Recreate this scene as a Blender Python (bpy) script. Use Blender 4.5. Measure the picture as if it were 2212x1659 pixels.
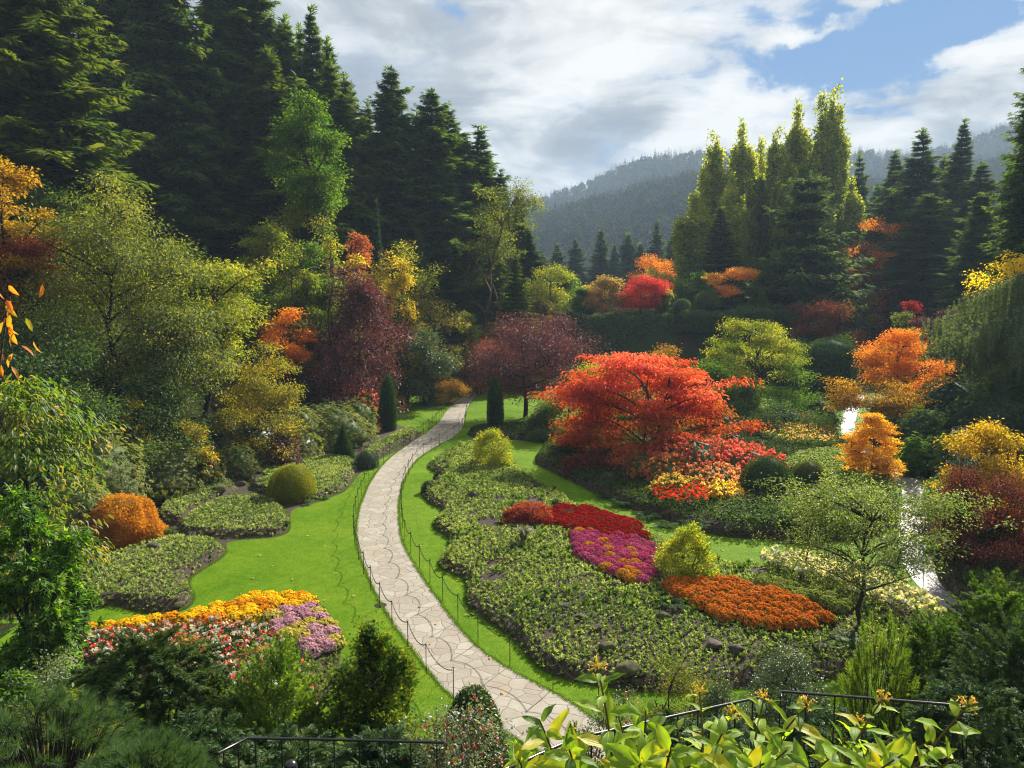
import bpy, math, random
import numpy as np
from mathutils import Vector
from mathutils.geometry import tessellate_polygon

# ------------------------------------------------------------------ scene, camera, sky, sun
for o in list(bpy.data.objects): bpy.data.objects.remove(o)
sc = bpy.context.scene
COL = sc.collection
R = math.radians
CAMZ, PITCH = 12.0, R(6.6)
F, CX, CY = 1640.0, 1106.0, 829.5          # working frame 2212 x 1659
cam_d = bpy.data.cameras.new('camera'); cam = bpy.data.objects.new('camera', cam_d); COL.objects.link(cam)
cam_d.sensor_width = 36.0; cam_d.lens = 36.0 * F / 2212.0
cam_d.clip_start = 0.05; cam_d.clip_end = 9000
cam.location = (0, 0, CAMZ); cam.rotation_euler = (math.pi / 2 - PITCH, 0, 0)
sc.camera = cam
sc.cycles.use_denoising = True; sc.cycles.denoiser = 'OPENIMAGEDENOISE'; sc.cycles.denoising_input_passes = 'RGB_ALBEDO_NORMAL'; sc.cycles.denoising_prefilter = 'NONE'; sc.cycles.denoising_quality = 'HIGH'; sc.cycles.use_adaptive_sampling = False
sc.view_settings.view_transform = 'Standard'; sc.view_settings.look = 'None'
sc.view_settings.gamma = 1.0; sc.view_settings.exposure = 1.30
sc.cycles.max_bounces = 6; sc.cycles.diffuse_bounces = 3; sc.cycles.glossy_bounces = 2
sc.cycles.transmission_bounces = 4; sc.cycles.transparent_max_bounces = 4; sc.cycles.volume_bounces = 0
sc.cycles.sample_clamp_indirect = 4.0; sc.cycles.filter_width = 1.15

SUN_EL, SUN_AZ = R(33), R(33)               # sun ahead and to the right of the view (azimuth from +Y towards +X)
sd = Vector((math.sin(SUN_AZ) * math.cos(SUN_EL), math.cos(SUN_AZ) * math.cos(SUN_EL), math.sin(SUN_EL)))
sl = bpy.data.lights.new('sun', 'SUN'); so = bpy.data.objects.new('sun', sl); COL.objects.link(so)
sl.energy = 5.0; sl.angle = R(0.5); sl.color = (1.0, 0.93, 0.82)
so.rotation_euler = sd.to_track_quat('Z', 'Y').to_euler(); so.location = (60, 60, 120)


class N:                                     # tiny node-tree helper
    def __init__(s, tree): s.t = tree
    def new(s, typ, **kw):
        n = s.t.nodes.new(typ)
        for k, v in kw.items():
            if k[0] == '_': setattr(n, k[1:], v)
            else:
                k2 = int(k[1:]) if k[0] == 'i' and k[1:].isdigit() else k.replace('__', ' ')
                sk = n.inputs[k2]
                if isinstance(v, bpy.types.NodeSocket): s.t.links.new(v, sk)
                else: sk.default_value = v
        return n
    def math(s, op, a, b=0.0, c=None, clamp=False):
        kw = {'i0': a, 'i1': b}
        if c is not None: kw['i2'] = c
        return s.new('ShaderNodeMath', _operation=op, _use_clamp=clamp, **kw).outputs[0]
    def ramp(s, fac, stops, interp='LINEAR'):
        n = s.new('ShaderNodeValToRGB', Fac=fac); e = n.color_ramp.elements; n.color_ramp.interpolation = interp
        while len(e) < len(stops): e.new(0.5)
        for k, (p, c) in zip(e, stops):
            k.position = p; k.color = (c, c, c, 1) if isinstance(c, (int, float)) else (*c, 1)
        return n.outputs[0]
    def mix(s, fac, a, b, mode='MIX'):
        n = s.new('ShaderNodeMix', _data_type='RGBA', _blend_type=mode, i0=fac)
        for k, v in ((6, a), (7, b)):
            if isinstance(v, bpy.types.NodeSocket): s.t.links.new(v, n.inputs[k])
            else: n.inputs[k].default_value = (*v[:3], 1)
        return n.outputs[2]
    def link(s, a, b): s.t.links.new(a, b)


def make_world():
    w = bpy.data.worlds.new('World'); sc.world = w; w.use_nodes = True
    t = w.node_tree; t.nodes.clear(); n = N(t)
    out = n.new('ShaderNodeOutputWorld'); bg = n.new('ShaderNodeBackground', Strength=0.1)
    sky = n.new('ShaderNodeTexSky', _sky_type='NISHITA', _sun_disc=False, _sun_elevation=SUN_EL, _sun_rotation=SUN_AZ)
    sky.air_density = 1.0; sky.dust_density = 0.2; sky.ozone_density = 1.6
    tc = n.new('ShaderNodeTexCoord'); sep = n.new('ShaderNodeSeparateXYZ', i0=tc.outputs['Generated'])
    x, y, z = sep.outputs
    zz = n.math('ADD', n.math('MAXIMUM', z, 0.0), 0.16)
    u = n.math('DIVIDE', x, zz); v = n.math('DIVIDE', y, zz)
    p = n.new('ShaderNodeCombineXYZ', i0=u, i1=v, i2=0.0).outputs[0]
    warp = n.new('ShaderNodeTexNoise', Vector=p, Scale=1.1, Detail=3.0)
    pw = n.new('ShaderNodeVectorMath', _operation='MULTIPLY_ADD', i0=warp.outputs['Color'], i1=(0.7, 0.7, 0.0), i2=p).outputs[0]
    n1 = n.new('ShaderNodeTexNoise', Vector=pw, Scale=2.3, Detail=11.0, Roughness=0.60).outputs[0]
    n2 = n.new('ShaderNodeTexNoise', Vector=pw, Scale=2.0, Detail=10.0, Roughness=0.58).outputs[0]
    # bearings of the gaps and of the bright and grey banks of cloud, as slopes from the view point
    yy = n.math('MAXIMUM', y, 0.05)
    rag = n.new('ShaderNodeTexNoise', Vector=tc.outputs['Generated'], Scale=9.0, Detail=8.0, Roughness=0.62)
    rs = n.new('ShaderNodeSeparateColor', i0=rag.outputs['Color'])
    a = n.math('ADD', n.math('DIVIDE', x, yy), n.math('MULTIPLY', n.math('SUBTRACT', rs.outputs[0], .5), .16))
    e = n.math('ADD', n.math('DIVIDE', z, yy), n.math('MULTIPLY', n.math('SUBTRACT', rs.outputs[1], .5), .12))
    def blob(px, py, wx, wy, rot=0.0):
        cp, sp = math.cos(PITCH), math.sin(PITCH)
        uu, vv = (px - CX) / F, (CY - py) / F
        dy, dz = cp + vv * sp, -sp + vv * cp
        a0, e0 = uu / dy, dz / dy
        da = n.math('SUBTRACT', a, a0); de = n.math('SUBTRACT', e, e0)
        c, s_ = math.cos(rot), math.sin(rot)
        r1 = n.math('MULTIPLY', n.math('MULTIPLY_ADD', da, c, n.math('MULTIPLY', de, s_)), F / wx)
        r2 = n.math('MULTIPLY', n.math('MULTIPLY_ADD', da, -s_, n.math('MULTIPLY', de, c)), F / wy)
        q = n.math('MULTIPLY_ADD', r1, r1, n.math('MULTIPLY', r2, r2))
        return n.math('POWER', 2.718, n.math('MULTIPLY', q, -1.0))
    def total(bl):
        acc = None
        for (k, *b) in bl:
            m = n.math('MULTIPLY', blob(*b), k); acc = m if acc is None else n.math('ADD', acc, m)
        return acc
    hole = total([(0.44, 1830, 40, 320, 95, 0.02), (0.40, 1760, 150, 190, 75, -0.3), (0.42, 2080, 40, 240, 60, 0.4), (0.34, 965, 25, 60, 40, 0),
                  (0.25, 1500, 175, 80, 26, 0.3), (-0.55, 1685, 78, 48, 26, 0.2), (-0.25, 1800, 60, 100, 22, 0.5), (-0.3, 1890, 5, 60, 18, 0.0),
                  (-0.18, 2160, 170, 190, 80, 0.5), (-0.15, 1350, 110, 250, 90, 0)])
    cov = n.math('SUBTRACT', n.math('MULTIPLY_ADD', n.math('SUBTRACT', n1, 0.5), 1.5, 0.78), hole)
    cover = n.ramp(cov, [(0.38, 0.0), (0.60, 0.85), (0.75, 1.0)], 'EASE')
    lit = total([(0.50, 1350, 100, 330, 90, 0.1), (0.44, 1600, 240, 260, 70, 0.3), (0.32, 2050, 170, 260, 70, 0.55), (0.22, 1180, 380, 180, 70, 0.2),
                 (0.25, 1420, 290, 130, 40, 0.3), (-0.26, 800, 170, 260, 70, 0.3), (-0.38, 1290, 310, 170, 50, 0.6), (-0.22, 2090, 260, 130, 55, 0.4),
                 (-0.15, 1000, 230, 200, 60, 0.2), (0.12, 800, 20, 200, 50, 0)])
    br = n.math('ADD', n.math('MULTIPLY_ADD', n.math('SUBTRACT', n2, 0.5), 2.5, 0.43), lit)
    cc = n.ramp(br, [(0.0, (1.35, 1.52, 1.75)), (0.36, (2.1, 2.25, 2.42)), (0.58, (3.2, 3.27, 3.3)), (0.85, (4.1, 4.08, 4.0))])
    skyc = n.mix(1.0, sky.outputs[0], (.74, 1.5, 2.75), 'DARKEN')
    col = n.mix(cover, skyc, cc)
    n.link(col, bg.inputs['Color']); n.link(bg.outputs[0], out.inputs['Surface'])
make_world()

# ------------------------------------------------------------------ mapping from the working frame to the place
CP, SP = math.cos(PITCH), math.sin(PITCH)
def ray(px, py):
    u, v = (px - CX) / F, (CY - py) / F
    return u, CP + v * SP, -SP + v * CP
def G(px, py, z=0.0):
    u, dy, dz = ray(px, py); t = (z - CAMZ) / dz
    return (u * t, dy * t)
def at(px, py, Y):
    u, dy, dz = ray(px, py); t = Y / dy
    return (u * t, Y, CAMZ + dz * t)
def GP(poly, z=0.0): return np.array([G(a, b, z) for a, b in poly])

rng = np.random.default_rng(11)
def U(a=0.0, b=1.0, n=None): return rng.uniform(a, b, n)
def nrm(v): return v / np.maximum(np.linalg.norm(v, axis=-1, keepdims=True), 1e-9)
def sstep(t): t = np.clip(t, 0, 1); return t * t * (3 - 2 * t)

_hs = np.random.default_rng(3).uniform(0, 6.28, (24, 3))
_hk = np.random.default_rng(4).normal(0, 1, (24, 2))
def wob(x, y, s=1.0):                       # smooth pseudo noise
    x = np.asarray(x, float); y = np.asarray(y, float); r = 0 * x
    for k in range(12): r = r + np.sin(_hk[k, 0] * x * s + _hk[k, 1] * y * s + _hs[k, 0]) / 12 * 2
    return r

_yl = [(-20, -9), (15, -13), (20, -16), (25, -18.5), (30, -20.5), (36, -21.5), (45, -20), (52, -18.5), (60, -16.5), (67, -15.5), (80, -15.5), (95, -15), (110, -8), (150, -4), (400, -30)]
_yr = [(-20, 12), (15, 17), (20, 19), (25, 19.5), (34, 21.8), (45, 27), (60, 34), (75, 40), (92, 47), (110, 54), (150, 62), (400, 90)]
def xl(y): return np.interp(y, *zip(*_yl))
def xr(y): return np.interp(y, *zip(*_yr))
def terrain(x, y):
    x = np.asarray(x, float); y = np.asarray(y, float)
    d = xl(y) - x; lb = 14 * (0.35 * np.clip(d / 24, 0, 1) + 0.65 * sstep(d / 22))
    d = x - xr(y); rb = 13 * (0.4 * np.clip(d / 26, 0, 1) + 0.6 * sstep(d / 26))
    w = sstep((50 - x) / 10)
    far = w * 9.0 * sstep((y - 104) / 14) + (1 - w) * (3 * sstep((y - 100) / 40) + 6 * sstep((y - 150) / 80))
    far = np.minimum(far, 9.5)
    near = np.where(y < 2.2, 10.35, 10.35 - 0.70 * (y - 2.2))
    h = np.maximum(np.maximum(lb, rb), far)
    h = np.maximum(h, np.maximum(near, 0))
    rough = np.clip(h / 2.5, 0, 1) * np.clip((np.abs(x) + y) / 20, 0, 1)
    h = h + rough * (0.5 * wob(x, y, 0.25) + 0.18 * wob(x, y, 0.9))
    return np.maximum(h, 0)

# ------------------------------------------------------------------ mesh building
class MB:
    def __init__(s): s.V = []; s.T = []; s.Q = []; s.tT = []; s.tQ = []; s.n = 0
    def add(s, V, Fc, tint=0.5):
        V = np.asarray(V, float).reshape(-1, 3); Fc = np.asarray(Fc, int)
        if len(Fc) == 0: return
        t = np.broadcast_to(np.asarray(tint, float), (len(Fc),))
        (s.T if Fc.shape[1] == 3 else s.Q).append(Fc + s.n); (s.tT if Fc.shape[1] == 3 else s.tQ).append(t)
        s.V.append(V); s.n += len(V)
    def mesh(s, name, smooth=False):
        V = np.concatenate(s.V); T = np.concatenate(s.T) if s.T else np.zeros((0, 3), int); Q = np.concatenate(s.Q) if s.Q else np.zeros((0, 4), int)
        tint = np.concatenate(s.tT + s.tQ)
        m = bpy.data.meshes.new(name)
        m.vertices.add(len(V)); m.vertices.foreach_set('co', V.ravel())
        nl = T.size + Q.size; m.loops.add(nl); m.loops.foreach_set('vertex_index', np.concatenate([T.ravel(), Q.ravel()]).astype(np.int32))
        npol = len(T) + len(Q); m.polygons.add(npol)
        ls = np.concatenate([np.arange(len(T)) * 3, T.size + np.arange(len(Q)) * 4]).astype(np.int32)
        m.polygons.foreach_set('loop_start', ls)
        if smooth: m.polygons.foreach_set('use_smooth', np.ones(npol, bool))
        a = m.attributes.new('tint', 'FLOAT', 'FACE'); a.data.foreach_set('value', np.clip(tint, 0, 1).astype(np.float32))
        m.update(calc_edges=True)
        return m

TM = {
 'dia': ([(0, 0, 0), (.45, .5, .04), (1, 0, -.05), (.45, -.5, .04)], [(0, 1, 2, 3)]),
 'fold': ([(0, 0, 0), (.42, .5, .13), (1, 0, -.12), (.42, -.5, .13)], [(0, 1, 2), (0, 2, 3)]),
 'leaf6': ([(0, 0, 0), (.28, .42, .07), (.68, .36, .03), (1, 0, -.16), (.68, -.36, .03), (.28, -.42, .07), (.5, 0, 0)], [(0, 1, 6), (1, 2, 6), (2, 3, 6), (3, 4, 6), (4, 5, 6), (5, 0, 6)]),
 'star': ([(0, 0, 0), (.16, .1, 0), (.25, .62, -.08), (.38, .12, .02), (.75, .5, -.1), (.5, .07, .02), (1, 0, -.14), (.5, -.07, .02), (.75, -.5, -.1), (.38, -.12, .02), (.25, -.62, -.08), (.16, -.1, 0)],
          [(0, 1, 2), (1, 3, 2), (0, 3, 4), (3, 5, 4), (0, 5, 6), (0, 6, 7), (0, 7, 8), (7, 9, 8), (0, 9, 10), (9, 11, 10), (0, 1, 3), (0, 3, 5), (0, 7, 9), (0, 9, 11)]),
 'spray': ([(0, 0, 0), (.5, .07, .02), (1, 0, -.12), (.5, -.07, .02), (.1, .02, 0), (.35, .42, -.05), (.75, .5, -.16), (.3, .03, 0), (.1, -.02, 0), (.35, -.42, -.05), (.75, -.5, -.16), (.3, -.03, 0),
            (.4, .03, 0), (.72, .26, -.08), (.6, 0, 0), (.4, -.03, 0), (.72, -.26, -.08)],
           [(0, 1, 2), (0, 2, 3), (4, 5, 6), (4, 6, 7), (8, 10, 9), (8, 11, 10), (12, 13, 14), (15, 14, 16)]),
 'needle': ([(0, .5, 0), (0, -.5, 0), (1, 0, 0)], [(0, 1, 2)]),
 'disc': ([(-.5, 0, 0), (-.2, .48, .06), (.3, .45, .06), (.5, 0, 0), (.3, -.45, .06), (-.2, -.48, .06)], [(0, 1, 2, 3), (0, 3, 4, 5)]),
}
TM = {k: (np.array(v, float), np.array(f, int)) for k, (v, f) in TM.items()}

def put(mb, P, D, Nn, L, W, tm='fold', tint=0.5):
    """leaves at P along D, faces turned towards Nn"""
    n = len(P)
    if n == 0: return
    D = nrm(D); S = nrm(np.cross(Nn, D)); Nz = np.cross(D, S)
    v, f = TM[tm]
    L = np.broadcast_to(np.asarray(L, float), (n,))[:, None, None]; W = np.broadcast_to(np.asarray(W, float), (n,))[:, None, None]
    V = P[:, None] + v[None, :, 0:1] * L * D[:, None] + v[None, :, 1:2] * W * S[:, None] + v[None, :, 2:3] * L * Nz[:, None]
    Fc = (np.arange(n) * len(v))[:, None, None] + f[None]
    t = np.broadcast_to(np.asarray(tint, float), (n,))
    mb.add(V.reshape(-1, 3), Fc.reshape(-1, f.shape[1]), np.repeat(t, len(f)))

def tube(mb, pts, rad, sides=5, tint=0.5, cap=False):
    pts = np.asarray(pts, float); n = len(pts); rad = np.broadcast_to(np.asarray(rad, float), (n,))
    T = nrm(np.gradient(pts, axis=0)); ref = np.array([1.0, 0.13, 0.07]) if abs(T[0, 2]) > .8 else np.array([0.05, 0.08, 1.0])
    A = nrm(np.cross(T, ref)); B = np.cross(T, A)
    an = np.arange(sides) / sides * 2 * math.pi
    V = pts[:, None] + rad[:, None, None] * (np.cos(an)[None, :, None] * A[:, None] + np.sin(an)[None, :, None] * B[:, None])
    i = np.arange(n - 1)[:, None] * sides; j = np.arange(sides)[None]; k = (j + 1) % sides
    Fc = np.stack([i + j, i + k, i + sides + k, i + sides + j], -1).reshape(-1, 4)
    V = V.reshape(-1, 3)
    mb.add(V, Fc, tint)
    if cap:
        for b, s_ in ((0, -1), ((n - 1) * sides, 1)):
            c = V[b:b + sides].mean(0); Vc = np.vstack([V[b:b + sides], c])
            mb.add(Vc, [(q, (q + 1) % sides, sides)[::s_] for q in range(sides)], tint)

def box(mb, lo, hi, tint=.5):
    x0, y0, z0 = lo; x1, y1, z1 = hi
    V = [(x0, y0, z0), (x1, y0, z0), (x1, y1, z0), (x0, y1, z0), (x0, y0, z1), (x1, y0, z1), (x1, y1, z1), (x0, y1, z1)]
    mb.add(V, [(0, 3, 2, 1), (4, 5, 6, 7), (0, 1, 5, 4), (1, 2, 6, 5), (2, 3, 7, 6), (3, 0, 4, 7)], tint)

def bez(a, b, up=0.0, n=6, jit=0.0):
    a = np.asarray(a, float); b = np.asarray(b, float); t = np.linspace(0, 1, n)[:, None]
    m = (a + b) / 2 + np.array([0, 0, up]) + rng.normal(0, 1, 3) * jit * np.linalg.norm(b - a)
    return (1 - t) ** 2 * a + 2 * t * (1 - t) * m + t * t * b

# ------------------------------------------------------------------ materials
def mat(name):
    m = bpy.data.materials.new(name); m.use_nodes = True; m.node_tree.nodes.clear()
    n = N(m.node_tree); out = n.new('ShaderNodeOutputMaterial'); return m, n, out

_leafcache = {}
def leaf(*cols, tr=0.45, gl=0.05, ro=0.42, var=0.18):
    """leaf surface: colours across the 'tint' value, part of the light passing through"""
    cols = tuple(tuple(v * 1.4 for v in c) if max(c) < .115 else c for c in cols); ro = ro + .12; gl = gl * .62; tr = min(.66, tr * 1.3); key = (cols, tr, gl, ro, var)
    if key in _leafcache: return _leafcache[key]
    m, n, out = mat('leaf')
    t = n.new('ShaderNodeAttribute', _attribute_name='tint').outputs['Fac']
    oi = n.new('ShaderNodeObjectInfo').outputs['Random']
    fac = n.math('ADD', t, n.math('MULTIPLY', n.math('SUBTRACT', oi, 0.5), var), clamp=True)
    k = len(cols)
    c = n.ramp(fac, [(0.12 + 0.76 * i / max(k - 1, 1), cols[i]) for i in range(k)])
    dif = n.new('ShaderNodeBsdfDiffuse', Color=c)
    ct = n.mix(1.0, c, (1.55, 1.45, 0.6), 'MULTIPLY')
    trn = n.new('ShaderNodeBsdfTranslucent', Color=ct)
    mx = n.new('ShaderNodeMixShader', Fac=tr, i1=dif.outputs[0], i2=trn.outputs[0])
    glo = n.new('ShaderNodeBsdfGlossy', Color=(1, 1, 1, 1), Roughness=ro)
    m2 = n.new('ShaderNodeMixShader', Fac=gl * .6, i1=mx.outputs[0], i2=glo.outputs[0])
    n.link(m2.outputs[0], out.inputs['Surface'])
    _leafcache[key] = m; return m

def solid(name, c1, c2, scale=3.0, rough=0.8, bump=0.3, detail=6.0, spec=0.3, metal=0.0, stops=(0.35, 0.65), c3=None):
    m, n, out = mat(name)
    tc = n.new('ShaderNodeTexCoord').outputs['Object']
    ns = n.new('ShaderNodeTexNoise', Vector=tc, Scale=scale, Detail=detail, Roughness=0.62).outputs[0]
    st = [(stops[0], c1), (stops[1], c2)] + ([(min(1, stops[1] + .12), c3)] if c3 else [])
    c = n.ramp(ns, st)
    b = n.new('ShaderNodeBsdfPrincipled', Base__Color=c, Roughness=rough, Metallic=metal)
    b.inputs['Specular IOR Level'].default_value = spec
    if bump:
        bm = n.new('ShaderNodeBump', Strength=bump, Distance=0.08, Height=ns); n.link(bm.outputs[0], b.inputs['Normal'])
    n.link(b.outputs[0], out.inputs['Surface']); return m

M = {}
M['bark'] = solid('bark', (.035, .026, .02), (.10, .08, .065), 6, .9, .6)
M['bark_dark'] = solid('bark_dark', (.012, .010, .009), (.04, .034, .03), 6, .9, .6)
M['bark_red'] = solid('bark_red', (.06, .03, .022), (.16, .07, .045), 5, .7, .4)
M['soil'] = solid('soil', (.022, .014, .009), (.065, .045, .032), 9, .95, .7, 9)
M['rock'] = solid('rock', (.03, .024, .018), (.10, .08, .06), 4, .9, .6, 8, c3=(.07, .08, .03))
M['moss_rock'] = solid('moss_rock', (.035, .035, .018), (.10, .10, .03), 5, .95, .6, 8, c3=(.16, .13, .08))
M['steel'] = solid('steel', (.010, .010, .013), (.022, .022, .026), 8, .28, .05, spec=.6)
M['iron'] = solid('iron', (.008, .008, .008), (.02, .018, .016), 12, .75, .1, spec=.15)

def ground_mat():
    m, n, out = mat('ground')
    g = n.new('ShaderNodeNewGeometry').outputs['Position']
    a = n.new('ShaderNodeTexNoise', Vector=g, Scale=.35, Detail=6.0, Roughness=.65).outputs[0]
    b = n.new('ShaderNodeTexNoise', Vector=g, Scale=6.0, Detail=8.0, Roughness=.7).outputs[0]
    soil = n.ramp(b, [(.3, (.018, .012, .008)), (.7, (.06, .042, .028))])
    grn = n.ramp(b, [(.3, (.010, .022, .006)), (.7, (.035, .065, .015))])
    c = n.mix(n.ramp(a, [(.4, 0.0), (.6, 1.0)]), soil, grn)
    bs = n.new('ShaderNodeBsdfPrincipled', Base__Color=c, Roughness=1.0); bs.inputs['Specular IOR Level'].default_value = .0
    bm = n.new('ShaderNodeBump', Strength=.8, Distance=.15, Height=b); n.link(bm.outputs[0], bs.inputs['Normal'])
    n.link(bs.outputs[0], out.inputs['Surface']); return m
M['ground'] = ground_mat()

def lawn_mat():
    m, n, out = mat('lawn')
    g = n.new('ShaderNodeNewGeometry').outputs['Position']
    big = n.new('ShaderNodeTexNoise', Vector=g, Scale=.30, Detail=4.0, Roughness=.6).outputs[0]
    mid = n.new('ShaderNodeTexNoise', Vector=g, Scale=2.2, Detail=5.0, Roughness=.65).outputs[0]
    fine = n.new('ShaderNodeTexNoise', Vector=g, Scale=26.0, Detail=4.0, Roughness=.75).outputs[0]
    f = n.math('ADD', n.math('MULTIPLY', big, .45), n.math('ADD', n.math('MULTIPLY', mid, .40), n.math('MULTIPLY', fine, .30)))
    c = n.ramp(f, [(.32, (.030, .085, .003)), (.52, (.080, .168, .005)), (.78, (.17, .25, .015))])
    bs = n.new('ShaderNodeBsdfPrincipled', Base__Color=c, Roughness=.7)
    bs.inputs['Specular IOR Level'].default_value = .03
    bm = n.new('ShaderNodeBump', Strength=.55, Distance=.05, Height=fine); n.link(bm.outputs[0], bs.inputs['Normal'])
    n.link(bs.outputs[0], out.inputs['Surface']); return m
M['lawn'] = lawn_mat()

def path_mat(name, wet=False):
    m, n, out = mat(name)
    g = n.new('ShaderNodeNewGeometry').outputs['Position']
    wp = n.new('ShaderNodeTexNoise', Vector=g, Scale=.9, Detail=3.0)
    v = n.new('ShaderNodeVectorMath', _operation='MULTIPLY_ADD', i0=wp.outputs['Color'], i1=(.55, .55, 0), i2=g).outputs[0]
    vs = n.new('ShaderNodeVectorMath', _operation='MULTIPLY', i0=v, i1=(1.0, 1.12, 0)).outputs[0]
    ed = n.new('ShaderNodeTexVoronoi', Vector=vs, _feature='DISTANCE_TO_EDGE', _voronoi_dimensions='2D', Scale=1.75, Randomness=1.0).outputs['Distance']
    cl = n.new('ShaderNodeTexVoronoi', Vector=vs, _feature='F1', _voronoi_dimensions='2D', Scale=1.75, Randomness=1.0).outputs['Color']
    ns = n.new('ShaderNodeTexNoise', Vector=g, Scale=5.0, Detail=8.0, Roughness=.7).outputs[0]
    rj = n.math('MULTIPLY_ADD', n.math('SUBTRACT', ns, .5), .03, ed)
    sepc = n.new('ShaderNodeSeparateColor', i0=cl).outputs[0]
    stone = n.ramp(n.math('MULTIPLY_ADD', n.math('SUBTRACT', sepc, .5), .42, ns), [(.2, (.235, .208, .163)), (.5, (.29, .264, .213)), (.8, (.345, .318, .266))] if not wet else
                   [(.2, (.16, .15, .14)), (.5, (.22, .21, .20)), (.8, (.29, .28, .27))])
    stain = n.new('ShaderNodeTexNoise', Vector=g, Scale=.7, Detail=5.0).outputs[0]
    stone = n.mix(n.ramp(stain, [(.46, 0.0), (.72, .65)]), stone, (.25, .20, .15) if not wet else (.12, .11, .1))
    c = n.mix(n.ramp(rj, [(.012, 1.0), (.036, 0.0)]), stone, (.175, .145, .11) if not wet else (.09, .08, .07))
    bs = n.new('ShaderNodeBsdfPrincipled', Base__Color=c, Roughness=.85 if not wet else .5)
    bs.inputs['Specular IOR Level'].default_value = .25 if not wet else .12
    h = n.ramp(rj, [(.01, 0.0), (.06, 1.0)])
    bm = n.new('ShaderNodeBump', Strength=.35 if not wet else .08, Distance=.03, Height=n.math('MULTIPLY_ADD', ns, .35, h)); n.link(bm.outputs[0], bs.inputs['Normal'])
    n.link(bs.outputs[0], out.inputs['Surface']); return m
M['path'] = path_mat('flagstone'); M['path_wet'] = path_mat('wet_flagstone', True)

# ------------------------------------------------------------------ objects
def link(name, mesh, m=None, parent=None):
    o = bpy.data.objects.new(name, mesh); COL.objects.link(o)
    if m is not None and mesh is not None:
        if len(mesh.materials) == 0: mesh.materials.append(m)
        if mesh.materials[0] is not m:
            o.material_slots[0].link = 'OBJECT'; o.material_slots[0].material = m
    if parent is not None: o.parent = parent
    return o
def tag(o, label, cat, group=None, kind=None):
    o['label'] = label; o['category'] = cat
    if group: o['group'] = group
    if kind: o['kind'] = kind
    return o
def structure(name, mesh, m, label, cat):
    return tag(link(name, mesh, m), label, cat, kind='structure')
def stuff(name, mesh, m, label, cat):
    return tag(link(name, mesh, m), label, cat, kind='stuff')
def thing(name, label, cat, loc, parts, rot=0.0, s=1.0, group=None, tilt=(0, 0)):
    sv = (s, s, s) if np.isscalar(s) else s
    if len(parts) == 1: r = link(name, parts[0][1], parts[0][2])
    else:
        r = bpy.data.objects.new(name, None); COL.objects.link(r); r.empty_display_size = .3
        for pn, me, mm in parts: link(pn, me, mm, r)
    r.location = loc; r.rotation_euler = (tilt[0], tilt[1], rot); r.scale = sv
    return tag(r, label, cat, group)
def spot(px, Y, ytop, width, ybot=None, sink=.15):
    """base point on the ground at depth Y under px, the height that reaches ytop, the width in metres"""
    x = at(px, ytop, Y)[0]; z0 = float(terrain(x, Y)) if ybot is None else at(px, ybot, Y)[2]
    zt = at(px, ytop, Y)[2]
    return (x, Y, z0 - sink), max(zt - z0 + sink, .2), width * Y / F

# ------------------------------------------------------------------ plant makers (base at the origin)
def profile(kind, t):
    if kind == 'egg': return np.sin(np.pi * np.clip(t, .02, 1) ** .75) ** .6
    if kind == 'dome': return np.sqrt(np.clip(1 - t ** 2, 0, 1)) * np.clip(.55 + t * 3, 0, 1)
    if kind == 'vase': return np.clip(.25 + t * .95, 0, 1) * np.sqrt(np.clip(1 - ((t - .55) / .5) ** 4, 0.05, 1))
    if kind == 'cone': return np.clip(1 - t, 0, 1) ** .8 * np.clip(.6 + t * 4, 0, 1)
    if kind == 'col': return np.clip(.65 + t * 1.2, 0, 1) * np.clip((1 - t) * 2.2, 0, 1) ** .6
    if kind == 'umb': return np.clip(.3 + t * 1.5, 0, 1) * np.sqrt(np.clip(1.02 - t ** 3, 0, 1))
    if kind == 'fan': return np.clip(.15 + t * 1.1, 0, 1) * np.clip((1.05 - t) * 3.2, 0, 1) ** .5

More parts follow.
